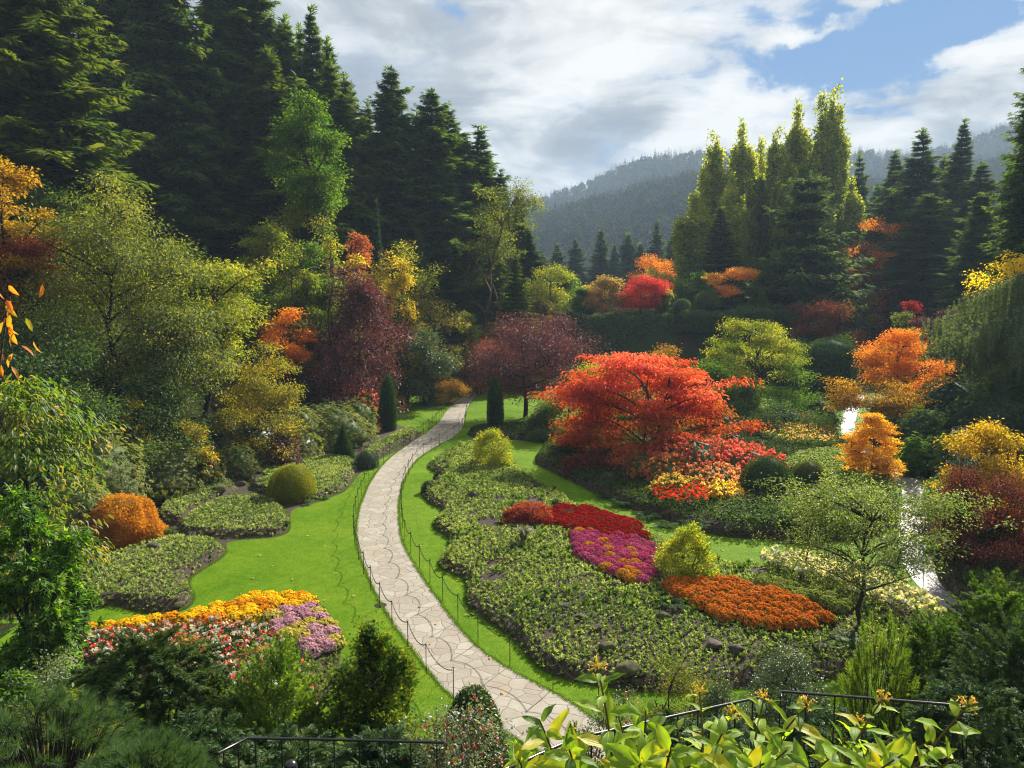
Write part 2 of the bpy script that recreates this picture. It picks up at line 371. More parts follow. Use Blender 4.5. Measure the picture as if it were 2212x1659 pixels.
def gen_tree(H, W, hb=.2, ncl=140, npl=70, L=.2, ar=.5, cs=.085, flat=.6, tm='fold', droop=.3, prof='egg', stems=1, tr=None, hollow=.45,
             lobe=.2, limbs=8, lean=(0, 0), up=.0, D=None, bow=.1, tvar=.55, tz=0.0, twig=True, outl=.06, bough=.075):
    """a broadleaved tree or shrub: trunk with limbs and twigs, leaf clumps all through the crown"""
    D = D or W
    wood, lf = MB(), MB()
    t = U(0, 1, ncl * 3); keep = U(0, 1, ncl * 3) < profile(prof, t) + .12; t = t[keep][:ncl]; n = len(t)
    az = U(0, 2 * math.pi, n); ph = U(0, 6.28, 3)
    lob = 1 + lobe * (np.sin(az * 2 + ph[0] + t * 3) * .5 + np.sin(az * 3 + ph[1] - t * 5) * .5 + np.sin(az * 5 + ph[2] + t * 9) * .35) + rng.normal(0, outl, n)
    rho = profile(prof, t) * (hollow + (1 - hollow) * np.sqrt(U(0, 1, n))) * lob
    lx, ly = lean[0] * H, lean[1] * H
    C = np.stack([rho * np.cos(az) * W / 2 * .92 + lx * t, rho * np.sin(az) * D / 2 * .92 + ly * t, hb * H + t * (H * .97 - hb * H) + rng.normal(0, .02 * H, n)], 1)
    if bough and n > 40:                      # gather the clumps into boughs with gaps between them
        nb_ = max(11, n // 6); bi = rng.integers(0, nb_, n); B0 = C[:nb_][bi]
        C = B0 + rng.normal(0, 1, (n, 3)) * np.array([bough * W, bough * D, bough * W * .55]) + (C - B0) * .10
    C[:, 2] = np.clip(C[:, 2], .04 * H, H * 1.0)
    tr = tr or .018 * H + .02
    top = np.array([lx * .8, ly * .8, H * .8])
    spines = []
    for k in range(stems):
        a0 = U(0, 6.28); off = np.array([math.cos(a0), math.sin(a0), 0]) * (tr * 1.5 if stems > 1 else 0)
        sp = np.array([math.cos(a0), math.sin(a0), 0]) * (W * .18 if stems > 1 else W * .03)
        P = bez(off, top + sp + np.array([0, 0, -U(0, .15) * H if k else 0]), 0, 9, .03); P[1:-1, :2] += rng.normal(0, .012 * H, (7, 2))
        tube(wood, P, np.linspace(tr / math.sqrt(stems), tr * .18, 9), 7); spines.append(P)
    SP = np.concatenate([p[2:] for p in spines])
    idx = [int(np.argmax(np.linalg.norm(C - C.mean(0), axis=1)))]
    dm = np.linalg.norm(C - C[idx[0]], axis=1)
    for k in range(min(limbs, n - 1)):
        j = int(np.argmax(dm)); idx.append(j); dm = np.minimum(dm, np.linalg.norm(C - C[j], axis=1))
    nodes = [SP]
    for j in idx:
        c = C[j] * np.array([.86, .86, .95]); cand = SP[(SP[:, 2] < max(c[2] - .1 * H, SP[:, 2].min() + .05 * H))]
        if len(cand) == 0: cand = SP[:3]
        q = np.linalg.norm(cand - c, axis=1) + .25 * np.abs(cand[:, 2] - (c[2] - .35 * np.linalg.norm(c[:2])))
        a = cand[int(np.argmin(q))]
        P = bez(a, c, bow * np.linalg.norm(c - a), 7, .07); tube(wood, P, np.linspace(tr * .42, tr * .10, 7), 5); nodes.append(P[2:])
    ND = np.concatenate(nodes)
    if twig:
        for c in C:
            q = np.linalg.norm(ND - c, axis=1) + np.where(ND[:, 2] > c[2] + .02 * H, .2 * H, 0)
            a = ND[int(np.argmin(q))]; P = bez(a, c, bow * .5 * np.linalg.norm(c - a), 4, .06)
            tube(wood, P, np.linspace(tr * .11, tr * .035, 4), 3)
    m = n * npl
    O = np.clip(rng.normal(0, 1, (m, 3)), -2.1, 2.1) * np.array([cs * W, cs * D, cs * W * flat])
    cj = np.repeat(np.arange(n), npl); P = C[cj] + O; P[:, 2] = np.maximum(P[:, 2], .02 * H)
    outw = nrm(np.concatenate([C[cj][:, :2], np.zeros((m, 1))], 1))
    Dv = nrm(O / (cs * W) + rng.normal(0, .8, (m, 3)) + outw * .6) + np.array([0, 0, -droop + up])
    Nv = np.array([0, 0, 1.0]) + rng.normal(0, .55, (m, 3)) + outw * .3
    ct = rng.normal(0, 1, n)[cj]
    tint = .5 + tvar * (.30 * ct + .25 * rng.normal(0, 1, m)) + tz * (P[:, 2] / H - .6)
    ll = L * U(.7, 1.25, m)
    put(lf, P, Dv, Nv, ll, ll * ar, tm, tint)
    return wood, lf

def gen_conifer(H, W, hb=.1, nw=34, nb=6, ns=11, style='fir', L=None, dens=1.0, tm='spray', power=.9):
    """trunk with whorls of branches that carry flat drooping sprays"""
    wood, lf = MB(), MB(); tr = .011 * H + .04
    zt = np.linspace(0, H, 12); tp = np.stack([rng.normal(0, .003 * H, 12), rng.normal(0, .003 * H, 12), zt], 1)
    tube(wood, tp, np.linspace(tr, tr * .08, 12), 7)
    nbr = int(nw * nb); u = (np.arange(nbr) + U(0, 1, nbr)) / nbr
    wz = np.floor(u * nw) / nw; z = hb * H + (1 - hb) * H * (wz + U(-.16, .16, nbr) / nw + .4 / nw) * .985
    az = np.arange(nbr) * 2.399 + U(-.5, .5, nbr)
    t = (z / H - hb) / (1 - hb)
    R0 = W / 2 * np.clip(1 - t, 0.015, 1) ** power * np.clip(.72 + 1.6 * t, 0, 1) * U(.45, 1.12, nbr) * np.repeat(U(.8, 1.1, nw), nb)[:nbr]
    slope = {'fir': .18 - .38 * (1 - t) + .5 * t ** 2, 'cedar': .05 - .35 * (1 - t), 'spruce': .05 - .45 * (1 - t) + .5 * t ** 2, 'layer': .12 + 0 * t}[style]
    sag = {'fir': .18, 'cedar': .35, 'spruce': .10, 'layer': .10}[style]
    dr = {'fir': .35, 'cedar': .95, 'spruce': .30, 'layer': .15}[style]
    dirs = np.stack([np.cos(az), np.sin(az), 0 * az], 1)
    side = np.stack([-np.sin(az), np.cos(az), 0 * az], 1)
    base = np.stack([0 * z, 0 * z, z], 1)
    def pos(s):
        return base + dirs * (R0 * s)[:, None] + np.array([0, 0, 1.0]) * (R0 * (slope * s - sag * s * s + .12 * s ** 4))[:, None]
    ss = np.linspace(0, 1, 4)
    BP = np.stack([pos(np.full(nbr, q)) for q in ss], 1)
    for k in range(nbr):
        tube(wood, BP[k], np.linspace(tr * .22 * (1 - .7 * t[k]), tr * .03, 4), 3)
    n2 = int(ns * dens); S = (np.arange(n2) + .6) / n2
    for sg in (-1, 1, 0):
        for q in S:
            s = np.clip(q + U(-.06, .06, nbr), .1, 1.0); p = pos(s)
            p = p + rng.normal(0, .012, (nbr, 3)) * W
            ln = R0 * (.50 * (1 - s) + .16) + .012 * H * .5
            if L: ln = np.maximum(ln * .7, L)
            if sg == 0:
                if U() > .6: continue
                d = dirs * .9 + rng.normal(0, .25, (nbr, 3)) + np.array([0, 0, -.3 * dr])
            else: d = dirs * U(.35, .8, nbr)[:, None] + sg * side + np.array([0, 0, -1.0]) * (dr * U(.4, 1.2, nbr))[:, None]
            Nv = np.array([0, 0, 1.0]) + rng.normal(0, .35, (nbr, 3))
            ok = U(0, 1, nbr) < .93
            put(lf, p[ok], d[ok], Nv[ok], ln[ok] * U(.8, 1.15, ok.sum()), ln[ok] * .85, tm, (.5 + .17 * rng.normal(0, 1, nbr) + .12 * (s - .5))[ok])
    # leader
    k = 14; zz = np.linspace(.93, 1, k) * H
    put(lf, np.stack([0 * zz, 0 * zz, zz], 1), np.stack([rng.normal(0, .6, k), rng.normal(0, .6, k), np.full(k, .8)], 1), rng.normal(0, 1, (k, 3)), .03 * H, .02 * H, tm, .5)
    return wood, lf

def hull(mb, fn, nu=20, nv=12, tint=.1):
    u, v = np.meshgrid(np.arange(nu) / nu, np.linspace(0, 1, nv), indexing='ij')
    V = fn(u * 2 * math.pi, v).reshape(-1, 3)
    i, j = np.meshgrid(np.arange(nu), np.arange(nv - 1), indexing='ij'); k = (i + 1) % nu
    mb.add(V, np.stack([i * nv + j, k * nv + j, k * nv + j + 1, i * nv + j + 1], -1).reshape(-1, 4), tint)

def gen_clip(H, W, kind='dome', n=6000, L=.06, ar=.5, tm='fold', rough=.03, D=None, updir=.3, tvar=.5, stripes=0, inn=.80):
    """a clipped bush: a dense skin of small leaves over a dark inner mass"""
    D = D or W; mb = MB()
    def rad(v):
        if kind == 'dome': return np.sqrt(np.clip(1 - np.clip(v, 0, 1) ** 2.2, 0, 1)) * np.clip(.86 + v * .8, 0, 1)
        if kind == 'cone': return np.clip(1 - v, 0, 1) ** .85 * np.clip(.8 + v * 2.5, 0, 1)
        if kind == 'column': return np.clip(.80 + v * .8, 0, 1) * np.clip((1 - v) * 3.0, 0, 1) ** .5 * (1 - .22 * v)
        if kind == 'block': return np.clip((1 - v) * 5, 0, 1) ** .35
    def fn(a, v, k=1.0, s=0.0):
        ph = 1 + s * (np.sin(a * 3 + v * 7) + np.sin(a * 7 - v * 11)) * .5
        r = rad(v) * ph * k
        return np.stack([r * np.cos(a) * W / 2, r * np.sin(a) * D / 2, v * H * (1 if k == 1 else .97)], -1)
    hull(mb, lambda a, v: fn(a, v, inn, rough), 22, 14, .0)
    v = U(0, 1, n * 3); v = v[U(0, 1, n * 3) < np.maximum(rad(v), .25)][:n]; m = len(v); a = U(0, 6.2832, m)
    if stripes: a = a + .07 * np.sin(a * stripes)
    P = fn(a, v, 1, rough); e = 1e-2
    du = fn(a + e, v, 1, rough) - P; dv = fn(a, np.clip(v + e, 0, 1), 1, rough) - P + np.array([0, 0, 1e-6])
    Nv = nrm(np.cross(du, dv)); P = P * np.array([1, 1, 1]) - Nv * (U(0, 1, m) ** 2 * .07 * W)[:, None] + Nv * (rng.normal(0, .5, m) * L * .5)[:, None]
    Dv = nrm(Nv * .9 + rng.normal(0, .55, (m, 3)) + np.array([0, 0, updir]))
    ll = L * U(.7, 1.3, m)
    put(mb, P, Dv, Nv + rng.normal(0, .8, (m, 3)), ll, ll * ar, tm, .5 + tvar * .25 * rng.normal(0, 1, m) + tvar * .5 * wob(a * 3, v * 9, 1.0) * .5)
    return mb

def gen_rosette(H, W, n=500, nl=8, L=.16, ar=.34, D=None, inner=.8, tm='fold', shape='dome', droop=.1, tvar=.5, buds=0):
    """an evergreen shrub: whorls of long leaves over a rounded, lumpy mass"""
    D = D or W; mb = MB(); fl = MB()
    def rad(v): return np.sqrt(np.clip(1 - v ** 2.4, 0, 1)) * np.clip(.7 + v * 1.2, 0, 1)
    ph = U(0, 6.28, 4)
    def fn(a, v, k=1.0):
        lob = 1 + .13 * np.sin(a * 3 + ph[0] + v * 5) + .10 * np.sin(a * 5 + ph[1] - v * 8) + .06 * np.sin(a * 9 + ph[2] + v * 13)
        r = rad(v) * k * lob
        return np.stack([r * np.cos(a) * W / 2, r * np.sin(a) * D / 2, v * H * (.94 + .06 * np.sin(a * 4 + ph[3])) * (.4 + .6 * k)], -1)
    hull(mb, lambda a, v: fn(a, v, .74), 20, 12, .12)
    v = U(0, 1, n * 3); v = v[U(0, 1, n * 3) < np.maximum(rad(v), .3)][:n]; n = len(v); a = U(0, 6.2832, n)
    P = fn(a, v, 1) * (inner + (1 - inner) * np.sqrt(U(0, 1, n)))[:, None]
    Nv = nrm(P / np.array([W, D, H * .9]) * np.array([1, 1, 1]) + np.array([0, 0, .12]))
    A = nrm(np.cross(Nv, rng.normal(0, 1, (n, 3)))); B = np.cross(Nv, A)
    ct = rng.normal(0, 1, n)
    for k in range(nl):
        an = k / nl * 6.2832 + U(-.3, .3, n)
        d = A * np.cos(an)[:, None] + B * np.sin(an)[:, None] + Nv * U(-.15, .75, n)[:, None] + np.array([0, 0, -droop])
        ll = L * U(.75, 1.2, n)
        put(mb, P, d, Nv + rng.normal(0, .25, (n, 3)), ll, ll * ar, tm, .5 + tvar * (.25 * ct + .2 * rng.normal(0, 1, n)))
    if buds:
        i = rng.choice(n, min(buds, n), replace=False)
        for q in range(13):
            put(fl, P[i] + Nv[i] * L * .5 + rng.normal(0, L * .36, (len(i), 3)), Nv[i] + rng.normal(0, .6, (len(i), 3)), rng.normal(0, 1, (len(i), 3)), L * .72, L * .66, 'disc', .5 + .2 * rng.normal(0, 1, len(i)))
    return (mb, fl) if buds else mb

def gen_mum(Rr=.34, n=460, h=.85, s=.055):
    fl = MB(); gr = MB()
    hull(gr, lambda a, v: np.stack([Rr * .86 * np.sqrt(np.clip(1 - v * v, 0, 1)) * np.cos(a), Rr * .86 * np.sqrt(np.clip(1 - v * v, 0, 1)) * np.sin(a), v * Rr * h * .9 - .05], -1), 12, 7, .4)
    v = U(.12, 1, n); a = U(0, 6.2832, n); r = np.sqrt(1 - v * v)
    Nv = np.stack([r * np.cos(a), r * np.sin(a), v], 1); P = Nv * np.array([Rr, Rr, Rr * h]) * (1 + .05 * np.sin(a * 5 + v * 9) + rng.normal(0, .03, n))[:, None]
    for q in range(2):
        put(fl, P, np.cross(Nv, rng.normal(0, 1, (n, 3))) + .25 * Nv, Nv + rng.normal(0, .45, (n, 3)), s * U(.8, 1.3, n), s * U(.8, 1.2, n), 'disc', .5 + .22 * rng.normal(0, 1, n))
    m = n // 3; v = U(0, .75, m); a = U(0, 6.28, m); r = np.sqrt(1 - v * v); Nv = np.stack([r * np.cos(a), r * np.sin(a), v], 1)
    put(gr, Nv * np.array([Rr, Rr, Rr * h]) * .95, Nv + rng.normal(0, .5, (m, 3)), Nv + rng.normal(0, .6, (m, 3)), .07, .04, 'fold', .5 + .2 * rng.normal(0, 1, m))
    return fl, gr

def gen_fern(n=14, L=.8, nseg=12):
    mb = MB()
    for k in range(n):
        a = k / n * 6.283 + U(-.3, .3); l = L * U(.7, 1.15); s = np.linspace(0, 1, nseg)
        d = np.array([math.cos(a), math.sin(a), 0]); hgt = U(.45, .8)
        P = d * (s * l)[:, None] * .85 + np.array([0, 0, 1.0]) * (l * (hgt * 1.6 * s - 1.25 * hgt * s * s))[:, None]
        T = np.gradient(P, axis=0); sd_ = np.cross(nrm(T), np.array([0, 0, 1.0])); w = l * .26 * np.sin(np.pi * (s * .9 + .08)) ** .8
        for sg in (-1, 1):
            put(mb, P, sg * nrm(sd_) + .45 * nrm(T) + np.array([0, 0, -.2]), np.array([0, 0, 1.0]) + rng.normal(0, .15, (nseg, 3)), w, l * .09, 'dia', .5 + .15 * rng.normal(0, 1, nseg))
    return mb

def gen_tuft(n=70, L=.7, w=.02, spread=.7):
    mb = MB(); a = U(0, 6.283, n); d = np.stack([np.cos(a), np.sin(a), 0 * a], 1); k = U(.2, 1, n)[:, None] * spread
    P = d * .05 * U(0, 1, n)[:, None]; up = np.array([0, 0, 1.0]); l = L * U(.6, 1.1, n)
    mid = P + (d * k * .35 + up * .62) * l[:, None]; tip = P + (d * k + up * (.75 - k * .35)) * l[:, None]
    sd_ = np.stack([-np.sin(a), np.cos(a), 0 * a], 1) * w
    V = np.stack([P - sd_, P + sd_, mid + sd_, mid - sd_, tip], 1).reshape(-1, 3); b = np.arange(n)[:, None] * 5
    t = .5 + .2 * rng.normal(0, 1, n)
    mb.add(V, b + np.array([[0, 1, 2, 3]]), t); mb.add(V, b + np.array([[3, 2, 4]]), t)
    return mb

def gen_needles(H, W, shoots=260, npn=46, L=.11, w=.006, D=None, sl=.22, prof='dome', updir=1.2, clus=True, tvar=.5, inner=.55):
    """a bushy pine: upright shoots bristling with needles"""
    D = D or W; wood, lf = MB(), MB()
    t = U(0.05, 1, shoots * 2); t = t[U(0, 1, shoots * 2) < profile(prof, t) + .1][:shoots]; n = len(t); a = U(0, 6.283, n)
    r = profile(prof, t) * (inner + (1 - inner) * np.sqrt(U(0, 1, n)))
    P = np.stack([r * np.cos(a) * W / 2, r * np.sin(a) * D / 2, t * H * U(.85, 1.05, n)], 1)
    Dv = nrm(np.stack([np.cos(a) * r, np.sin(a) * r, 0 * a], 1) * .8 + np.array([0, 0, updir]) + rng.normal(0, .18, (n, 3)))
    for k in range(n):
        b = np.array([P[k, 0] * .25, P[k, 1] * .25, 0.0]); tube(wood, bez(b, P[k], .0, 4, .04), np.linspace(.010, .005, 4), 3)
        tube(wood, np.stack([P[k], P[k] + Dv[k] * sl]), np.array([.006, .003]), 3)
    m = n * npn; cj = np.repeat(np.arange(n), npn); s = U(0, 1, m) ** .8
    Q = P[cj] + Dv[cj] * (s * sl)[:, None]
    X = nrm(np.cross(Dv[cj], rng.normal(0, 1, (m, 3))))
    d = Dv[cj] * (.45 + .6 * s)[:, None] + X * U(.5, 1.0, m)[:, None]
    put(lf, Q, d, rng.normal(0, 1, (m, 3)), L * U(.7, 1.2, m), w, 'needle', .5 + tvar * (.2 * rng.normal(0, 1, n)[cj] + .2 * rng.normal(0, 1, m)))
    return wood, lf

def gen_plume(H, W, n=420, nn=26, L=.5, s=.07, D=None, prof='dome', droop=.35, updir=.4, inner=.35, tvar=.5, w=.35, tm='spray', out=1.0):
    """a feathery evergreen bush: arching shoots of fine overlapping sprays"""
    D = D or W; wood, lf = MB(), MB()
    t = U(0, 1, n * 3); t = t[U(0, 1, n * 3) < profile(prof, t) + .15][:n]; n = len(t); a = U(0, 6.283, n)
    r = profile(prof, t) * (inner + (1 - inner) * np.sqrt(U(0, 1, n))) * (1 + .10 * np.sin(a * 3 + t * 6) + .08 * np.sin(a * 7 - t * 9))
    P = np.stack([r * np.cos(a) * W / 2, r * np.sin(a) * D / 2, t * H * .95], 1)
    od = np.stack([np.cos(a), np.sin(a), 0 * a], 1)
    Dv = nrm(od * out * (1.1 - t)[:, None] + np.array([0, 0, updir]) + od * .25 + rng.normal(0, .28, (n, 3)))
    for k in range(0, n, 9):
        tube(wood, bez(np.array([P[k, 0] * .2, P[k, 1] * .2, 0]), P[k], .05 * H, 4, .03), np.linspace(.014, .004, 4) * max(1, H / 2), 3)
    m = n * nn; cj = np.repeat(np.arange(n), nn); q = np.tile(np.linspace(0, 1, nn), n)
    ll = L * U(.6, 1.15, n)[cj]
    Q = P[cj] + Dv[cj] * (q * ll)[:, None] + np.array([0, 0, -1.0]) * (droop * ll * q * q)[:, None] + rng.normal(0, .02, (m, 3)) * L
    T = nrm(Dv[cj] + np.array([0, 0, -1.0]) * (2 * droop * q)[:, None]); X = nrm(np.cross(T, np.array([0, 0, 1.0]) + rng.normal(0, .3, (m, 3))))
    sg = np.where(np.arange(m) % 2 == 0, 1.0, -1.0)
    d = T * .9 + X * (sg * (1.1 - q))[:, None] + rng.normal(0, .2, (m, 3))
    put(lf, Q, d, np.array([0, 0, 1.0]) + rng.normal(0, .5, (m, 3)), s * U(.8, 1.3, m) * (1.25 - .5 * q), s * w * 2, tm, .5 + tvar * (.25 * rng.normal(0, 1, n)[cj] + .15 * rng.normal(0, 1, m) + .25 * (q - .4)))
    return wood, lf

def gen_rock(seed, sub=3, rough=.35):
    import bmesh
    r = np.random.default_rng(seed); bm = bmesh.new(); bmesh.ops.create_icosphere(bm, subdivisions=sub, radius=.5)
    V = np.array([v.co[:] for v in bm.verts]); Fc = np.array([[v.index for v in f.verts] for f in bm.faces]); bm.free()
    for k in range(9):                       # cut flat facets, then roughen
        d = nrm(r.normal(0, 1, 3)); c = r.uniform(.26, .42); s = V @ d; V = V - np.where(s > c, (s - c) * .85, 0)[:, None] * d
    k = r.normal(0, 4, (6, 3)); n = sum(np.sin(V @ k[i] + i) for i in range(6)) / 6
    V = V * (1 + rough * .25 * n)[:, None]; V[:, 2] = np.maximum(V[:, 2], -.3)
    mb = MB(); mb.add(V, Fc); return mb.mesh('rock')

# ================================================================== THE SETTING
def grid_mesh(name, xs, ys, fn):
    X, Y = np.meshgrid(xs, ys, indexing='xy'); Z = fn(X, Y)
    V = np.stack([X, Y, Z], -1).reshape(-1, 3); nx = len(xs); ny = len(ys)
    i, j = np.meshgrid(np.arange(nx - 1), np.arange(ny - 1)); b = j * nx + i
    mb = MB(); mb.add(V, np.stack([b, b + 1, b + nx + 1, b + nx], -1).reshape(-1, 4)); return mb.mesh(name, True)
gx = np.concatenate([[-1800, -1300, -800, -400, -250], np.arange(-170, -60, 3), np.arange(-60, 75, 1.0), np.arange(75, 180, 3), [250, 400, 800, 1300, 1800]])
gy = np.concatenate([[-300, -100, -40, -15], np.arange(-6, 20, .5), np.arange(20, 135, 1.0), np.arange(135, 320, 4), [400, 600, 1000, 1400, 1780]])
structure('ground', grid_mesh('ground', gx, gy, terrain), M['ground'], 'dark bare earth and low green growth under the whole garden', 'ground')

def flat(name, poly, z, step=None):
    poly = [Vector((p[0], p[1], 0)) for p in poly]
    tris = tessellate_polygon([poly]); mb = MB(); V = np.array([(p[0], p[1], z) for p in poly]); T = []
    for t in tris:
        a, b, c = (V[i] for i in t); s = np.cross(b - a, c - a)[2]; T.append(t if s > 0 else t[::-1])
    mb.add(V, T); return mb.mesh(name)

def smooth_poly(P, n=3, closed=True):
    P = np.asarray(P, float)
    for _ in range(n):
        Q = np.roll(P, -1, 0) if closed else P[1:]; B = P if closed else P[:-1]
        a = .75 * B + .25 * Q; b = .25 * B + .75 * Q; R_ = np.stack([a, b], 1).reshape(-1, 2)
        P = R_ if closed else np.vstack([P[:1], R_, P[-1:]])
    return P
ys = np.linspace(17.6, 101, 60)
lawn_poly = [(xl(y) - .5, y) for y in ys] + [(xr(y) + .5, y) for y in ys[::-1]]
structure('lawn', flat('lawn', lawn_poly, .004), M['lawn'], 'bright mown green lawn on both sides of the stone path', 'lawn')

path_l = smooth_poly(GP([(1300, 1700), (1200, 1640), (1100, 1590), (1010, 1530), (952, 1486), (900, 1416), (840, 1336), (800, 1261), (775, 1196), (768, 1156), (772, 1117), (779, 1086), (796, 1047), (816, 1015), (846, 984), (888, 956), (923, 935), (951, 910), (969, 882), (997, 857), (1020, 848), (1040, 838)]), 2, False)
path_r = smooth_poly(GP([(1560, 1700), (1450, 1640), (1360, 1600), (1290, 1560), (1241, 1521), (1176, 1486), (1040, 1411), (975, 1336), (925, 1266), (890, 1211), (867, 1169), (862, 1121), (861, 1086), (868, 1051), (881, 1019), (905, 988), (947, 963), (983, 942), (1002, 922), (1004, 896), (1012, 875), (1026, 858), (1040, 848), (1058, 839)]), 2, False)
def resample(P, n):
    s = np.concatenate([[0], np.cumsum(np.linalg.norm(np.diff(P, axis=0), axis=1))]); q = np.linspace(0, s[-1], n)
    return np.stack([np.interp(q, s, P[:, 0]), np.interp(q, s, P[:, 1])], 1)
def ribbon(name, A, B, z, n=160, m=2):
    A = resample(A, n); B = resample(B, n); mb = MB()
    V = np.stack([np.c_[A * (1 - k) + B * k, np.full(n, z)] for k in np.linspace(0, 1, m)], 1).reshape(-1, 3)
    i, j = np.meshgrid(np.arange(n - 1), np.arange(m - 1), indexing='ij'); b = i * m + j
    mb.add(V, np.stack([b, b + 1, b + m + 1, b + m], -1).reshape(-1, 4)); return mb.mesh(name)
structure('path', ribbon('path', path_l, path_r, .009), M['path'], 'pale crazy paved flagstone path winding up through the lawn', 'path')
rp_l = smooth_poly(GP([(2260, 1440), (2140, 1380), (2055, 1331), (1985, 1270), (1946, 1216), (1937, 1150), (1952, 1080), (1945, 1040), (1890, 1000), (1845, 975), (1822, 950), (1815, 920), (1822, 900), (1826, 880), (1838, 862), (1848, 846)]), 2, False)
rp_r = smooth_poly(GP([(2330, 1400), (2240, 1360), (2160, 1331), (2060, 1266), (2010, 1216), (2003, 1150), (2006, 1080), (1996, 1040), (1930, 995), (1882, 972), (1856, 950), (1845, 920), (1850, 900), (1856, 880), (1866, 862), (1876, 846)]), 2, False)
structure('side_path', ribbon('side_path', rp_l, rp_r, .009), M['path_wet'], 'wet grey path glaring in the sun beyond the small tree', 'path')

# ---- raised beds
def seg_dist(P, poly):
    A = np.asarray(poly); B = np.roll(A, -1, 0); best = np.full(len(P), 1e9); near = np.zeros((len(P), 2))
    for a, b in zip(A, B):
        ab = b - a; t = np.clip(((P - a) @ ab) / max(ab @ ab, 1e-9), 0, 1); q = a + t[:, None] * ab; d = np.linalg.norm(P - q, axis=1)
        k = d < best; best[k] = d[k]; near[k] = q[k]
    return best, near
def inside(P, poly):
    A = np.asarray(poly); B = np.roll(A, -1, 0); c = np.zeros(len(P), bool)
    for a, b in zip(A, B):
        k = (a[1] > P[:, 1]) != (b[1] > P[:, 1])
        c ^= k & (P[:, 0] < (b[0] - a[0]) * (P[:, 1] - a[1]) / (b[1] - a[1] + 1e-12) + a[0])
    return c
class Bed:
    def __init__(s, poly, h=.5, rise=0.0, sm=2):
        s.poly = smooth_poly(GP(poly), sm); s.h = h; s.rise = rise
    def z(s, P, d=None):
        if d is None: d = seg_dist(P, s.poly)[0]; d = np.where(inside(P, s.poly), d, 0)
        return .012 + s.h * sstep((d - .10) / .26) + s.rise * (1 - np.exp(-d / 3.0)) + .04 * wob(P[:, 0], P[:, 1], 2.0) * np.clip(d, 0, 1)
    def mesh(s, name, st=.22):
        lo = s.poly.min(0) - st; hi = s.poly.max(0) + st
        xs = np.arange(lo[0], hi[0], st); ys = np.arange(lo[1], hi[1], st); X, Y = np.meshgrid(xs, ys); P = np.stack([X.ravel(), Y.ravel()], 1)
        ins = inside(P, s.poly); nx = len(xs); I, J = np.meshgrid(np.arange(nx - 1), np.arange(len(ys) - 1)); b = (J * nx + I).ravel()
        Q = np.stack([b, b + 1, b + nx + 1, b + nx], 1); Q = Q[ins[Q].any(1)]
        d, nr = seg_dist(P, s.poly); P2 = np.where(ins[:, None], P, nr); z = s.z(P2, np.where(ins, d, 0))
        used = np.unique(Q); mp = np.full(len(P), -1); mp[used] = np.arange(len(used)); mb = MB()
        mb.add(np.c_[P2, z][used], mp[Q]); return mb.mesh(name, True)
    def scatter(s, sp, margin=.25, clip=None):
        lo = s.poly.min(0); hi = s.poly.max(0); n = int(np.prod(hi - lo) / (sp * sp) * 1.0)
        xs = np.arange(lo[0], hi[0], sp); ys = np.arange(lo[1], hi[1], sp); X, Y = np.meshgrid(xs, ys)
        P = np.stack([X.ravel(), Y.ravel()], 1) + U(-.42, .42, (X.size, 2)) * sp
        P = P[inside(P, s.poly)]; d = seg_dist(P, s.poly)[0]; P = P[d > margin]
        return P
beds = {}
def make_bed(key, poly, h, rise, label, m=None):
    b = Bed(poly, h, rise); beds[key] = b
    structure('bed_soil', b.mesh('bed_soil'), m or M['soil'], label, 'flower bed soil'); return b
# soil margin behind the left beds, then the beds themselves
lb_soil = smooth_poly(GP([(912, 930), (908, 944), (868, 968), (782, 1014), (750, 1062), (718, 1073), (690, 1085), (652, 1094), (624, 1104), (632, 1147), (602, 1161), (567, 1164), (489, 1169), (490, 1184), (489, 1202), (437, 1233), (404, 1257), (426, 1291), (402, 1322), (320, 1330), (262, 1313), (235, 1309), (180, 1328), (60, 1345), (-60, 1330), (-40, 1200), (150, 1120), (350, 1045), (560, 975), (700, 940), (800, 905)]), 2)
structure('soil', flat('soil', lb_soil, .008), M['soil'], 'dark bare soil between the planted beds left of the lawn', 'soil')
make_bed('topiary', [(776, 1012), (747, 1060), (717, 1070), (690, 1082), (650, 1090), (600, 1075), (555, 1064), (530, 1045), (560, 1020), (620, 1000), (700, 990), (765, 996)], .32, .1, 'raised soil of the bed round the clipped yellow dome')
make_bed('middle', [(619, 1106), (629, 1146), (600, 1158), (567, 1161), (485, 1164), (430, 1160), (380, 1150), (400, 1120), (440, 1095), (500, 1080), (560, 1078), (600, 1090)], .28, .15, 'raised soil of the bed below the clipped yellow dome')
make_bed('upper', [(345, 1130), (400, 1140), (430, 1105), (500, 1070), (520, 1050), (470, 1045), (400, 1070), (340, 1100)], .4, .15, 'raised soil of the narrow bed beside the orange laceleaf maple')
make_bed('lower', [(489, 1183), (487, 1201), (435, 1231), (402, 1256), (424, 1290), (400, 1320), (320, 1328), (262, 1311), (235, 1307), (180, 1326), (120, 1330), (125, 1290), (190, 1235), (270, 1195), (360, 1168), (440, 1170)], .32, .15, 'raised soil of the scalloped bed nearest the yellow flowers')
make_bed('edge', [(903, 931), (904, 942), (867, 962), (824, 986), (782, 1010), (764, 1000), (800, 968), (850, 944), (878, 930)], .4, 0, 'raised soil of the strip bed along the path edge')
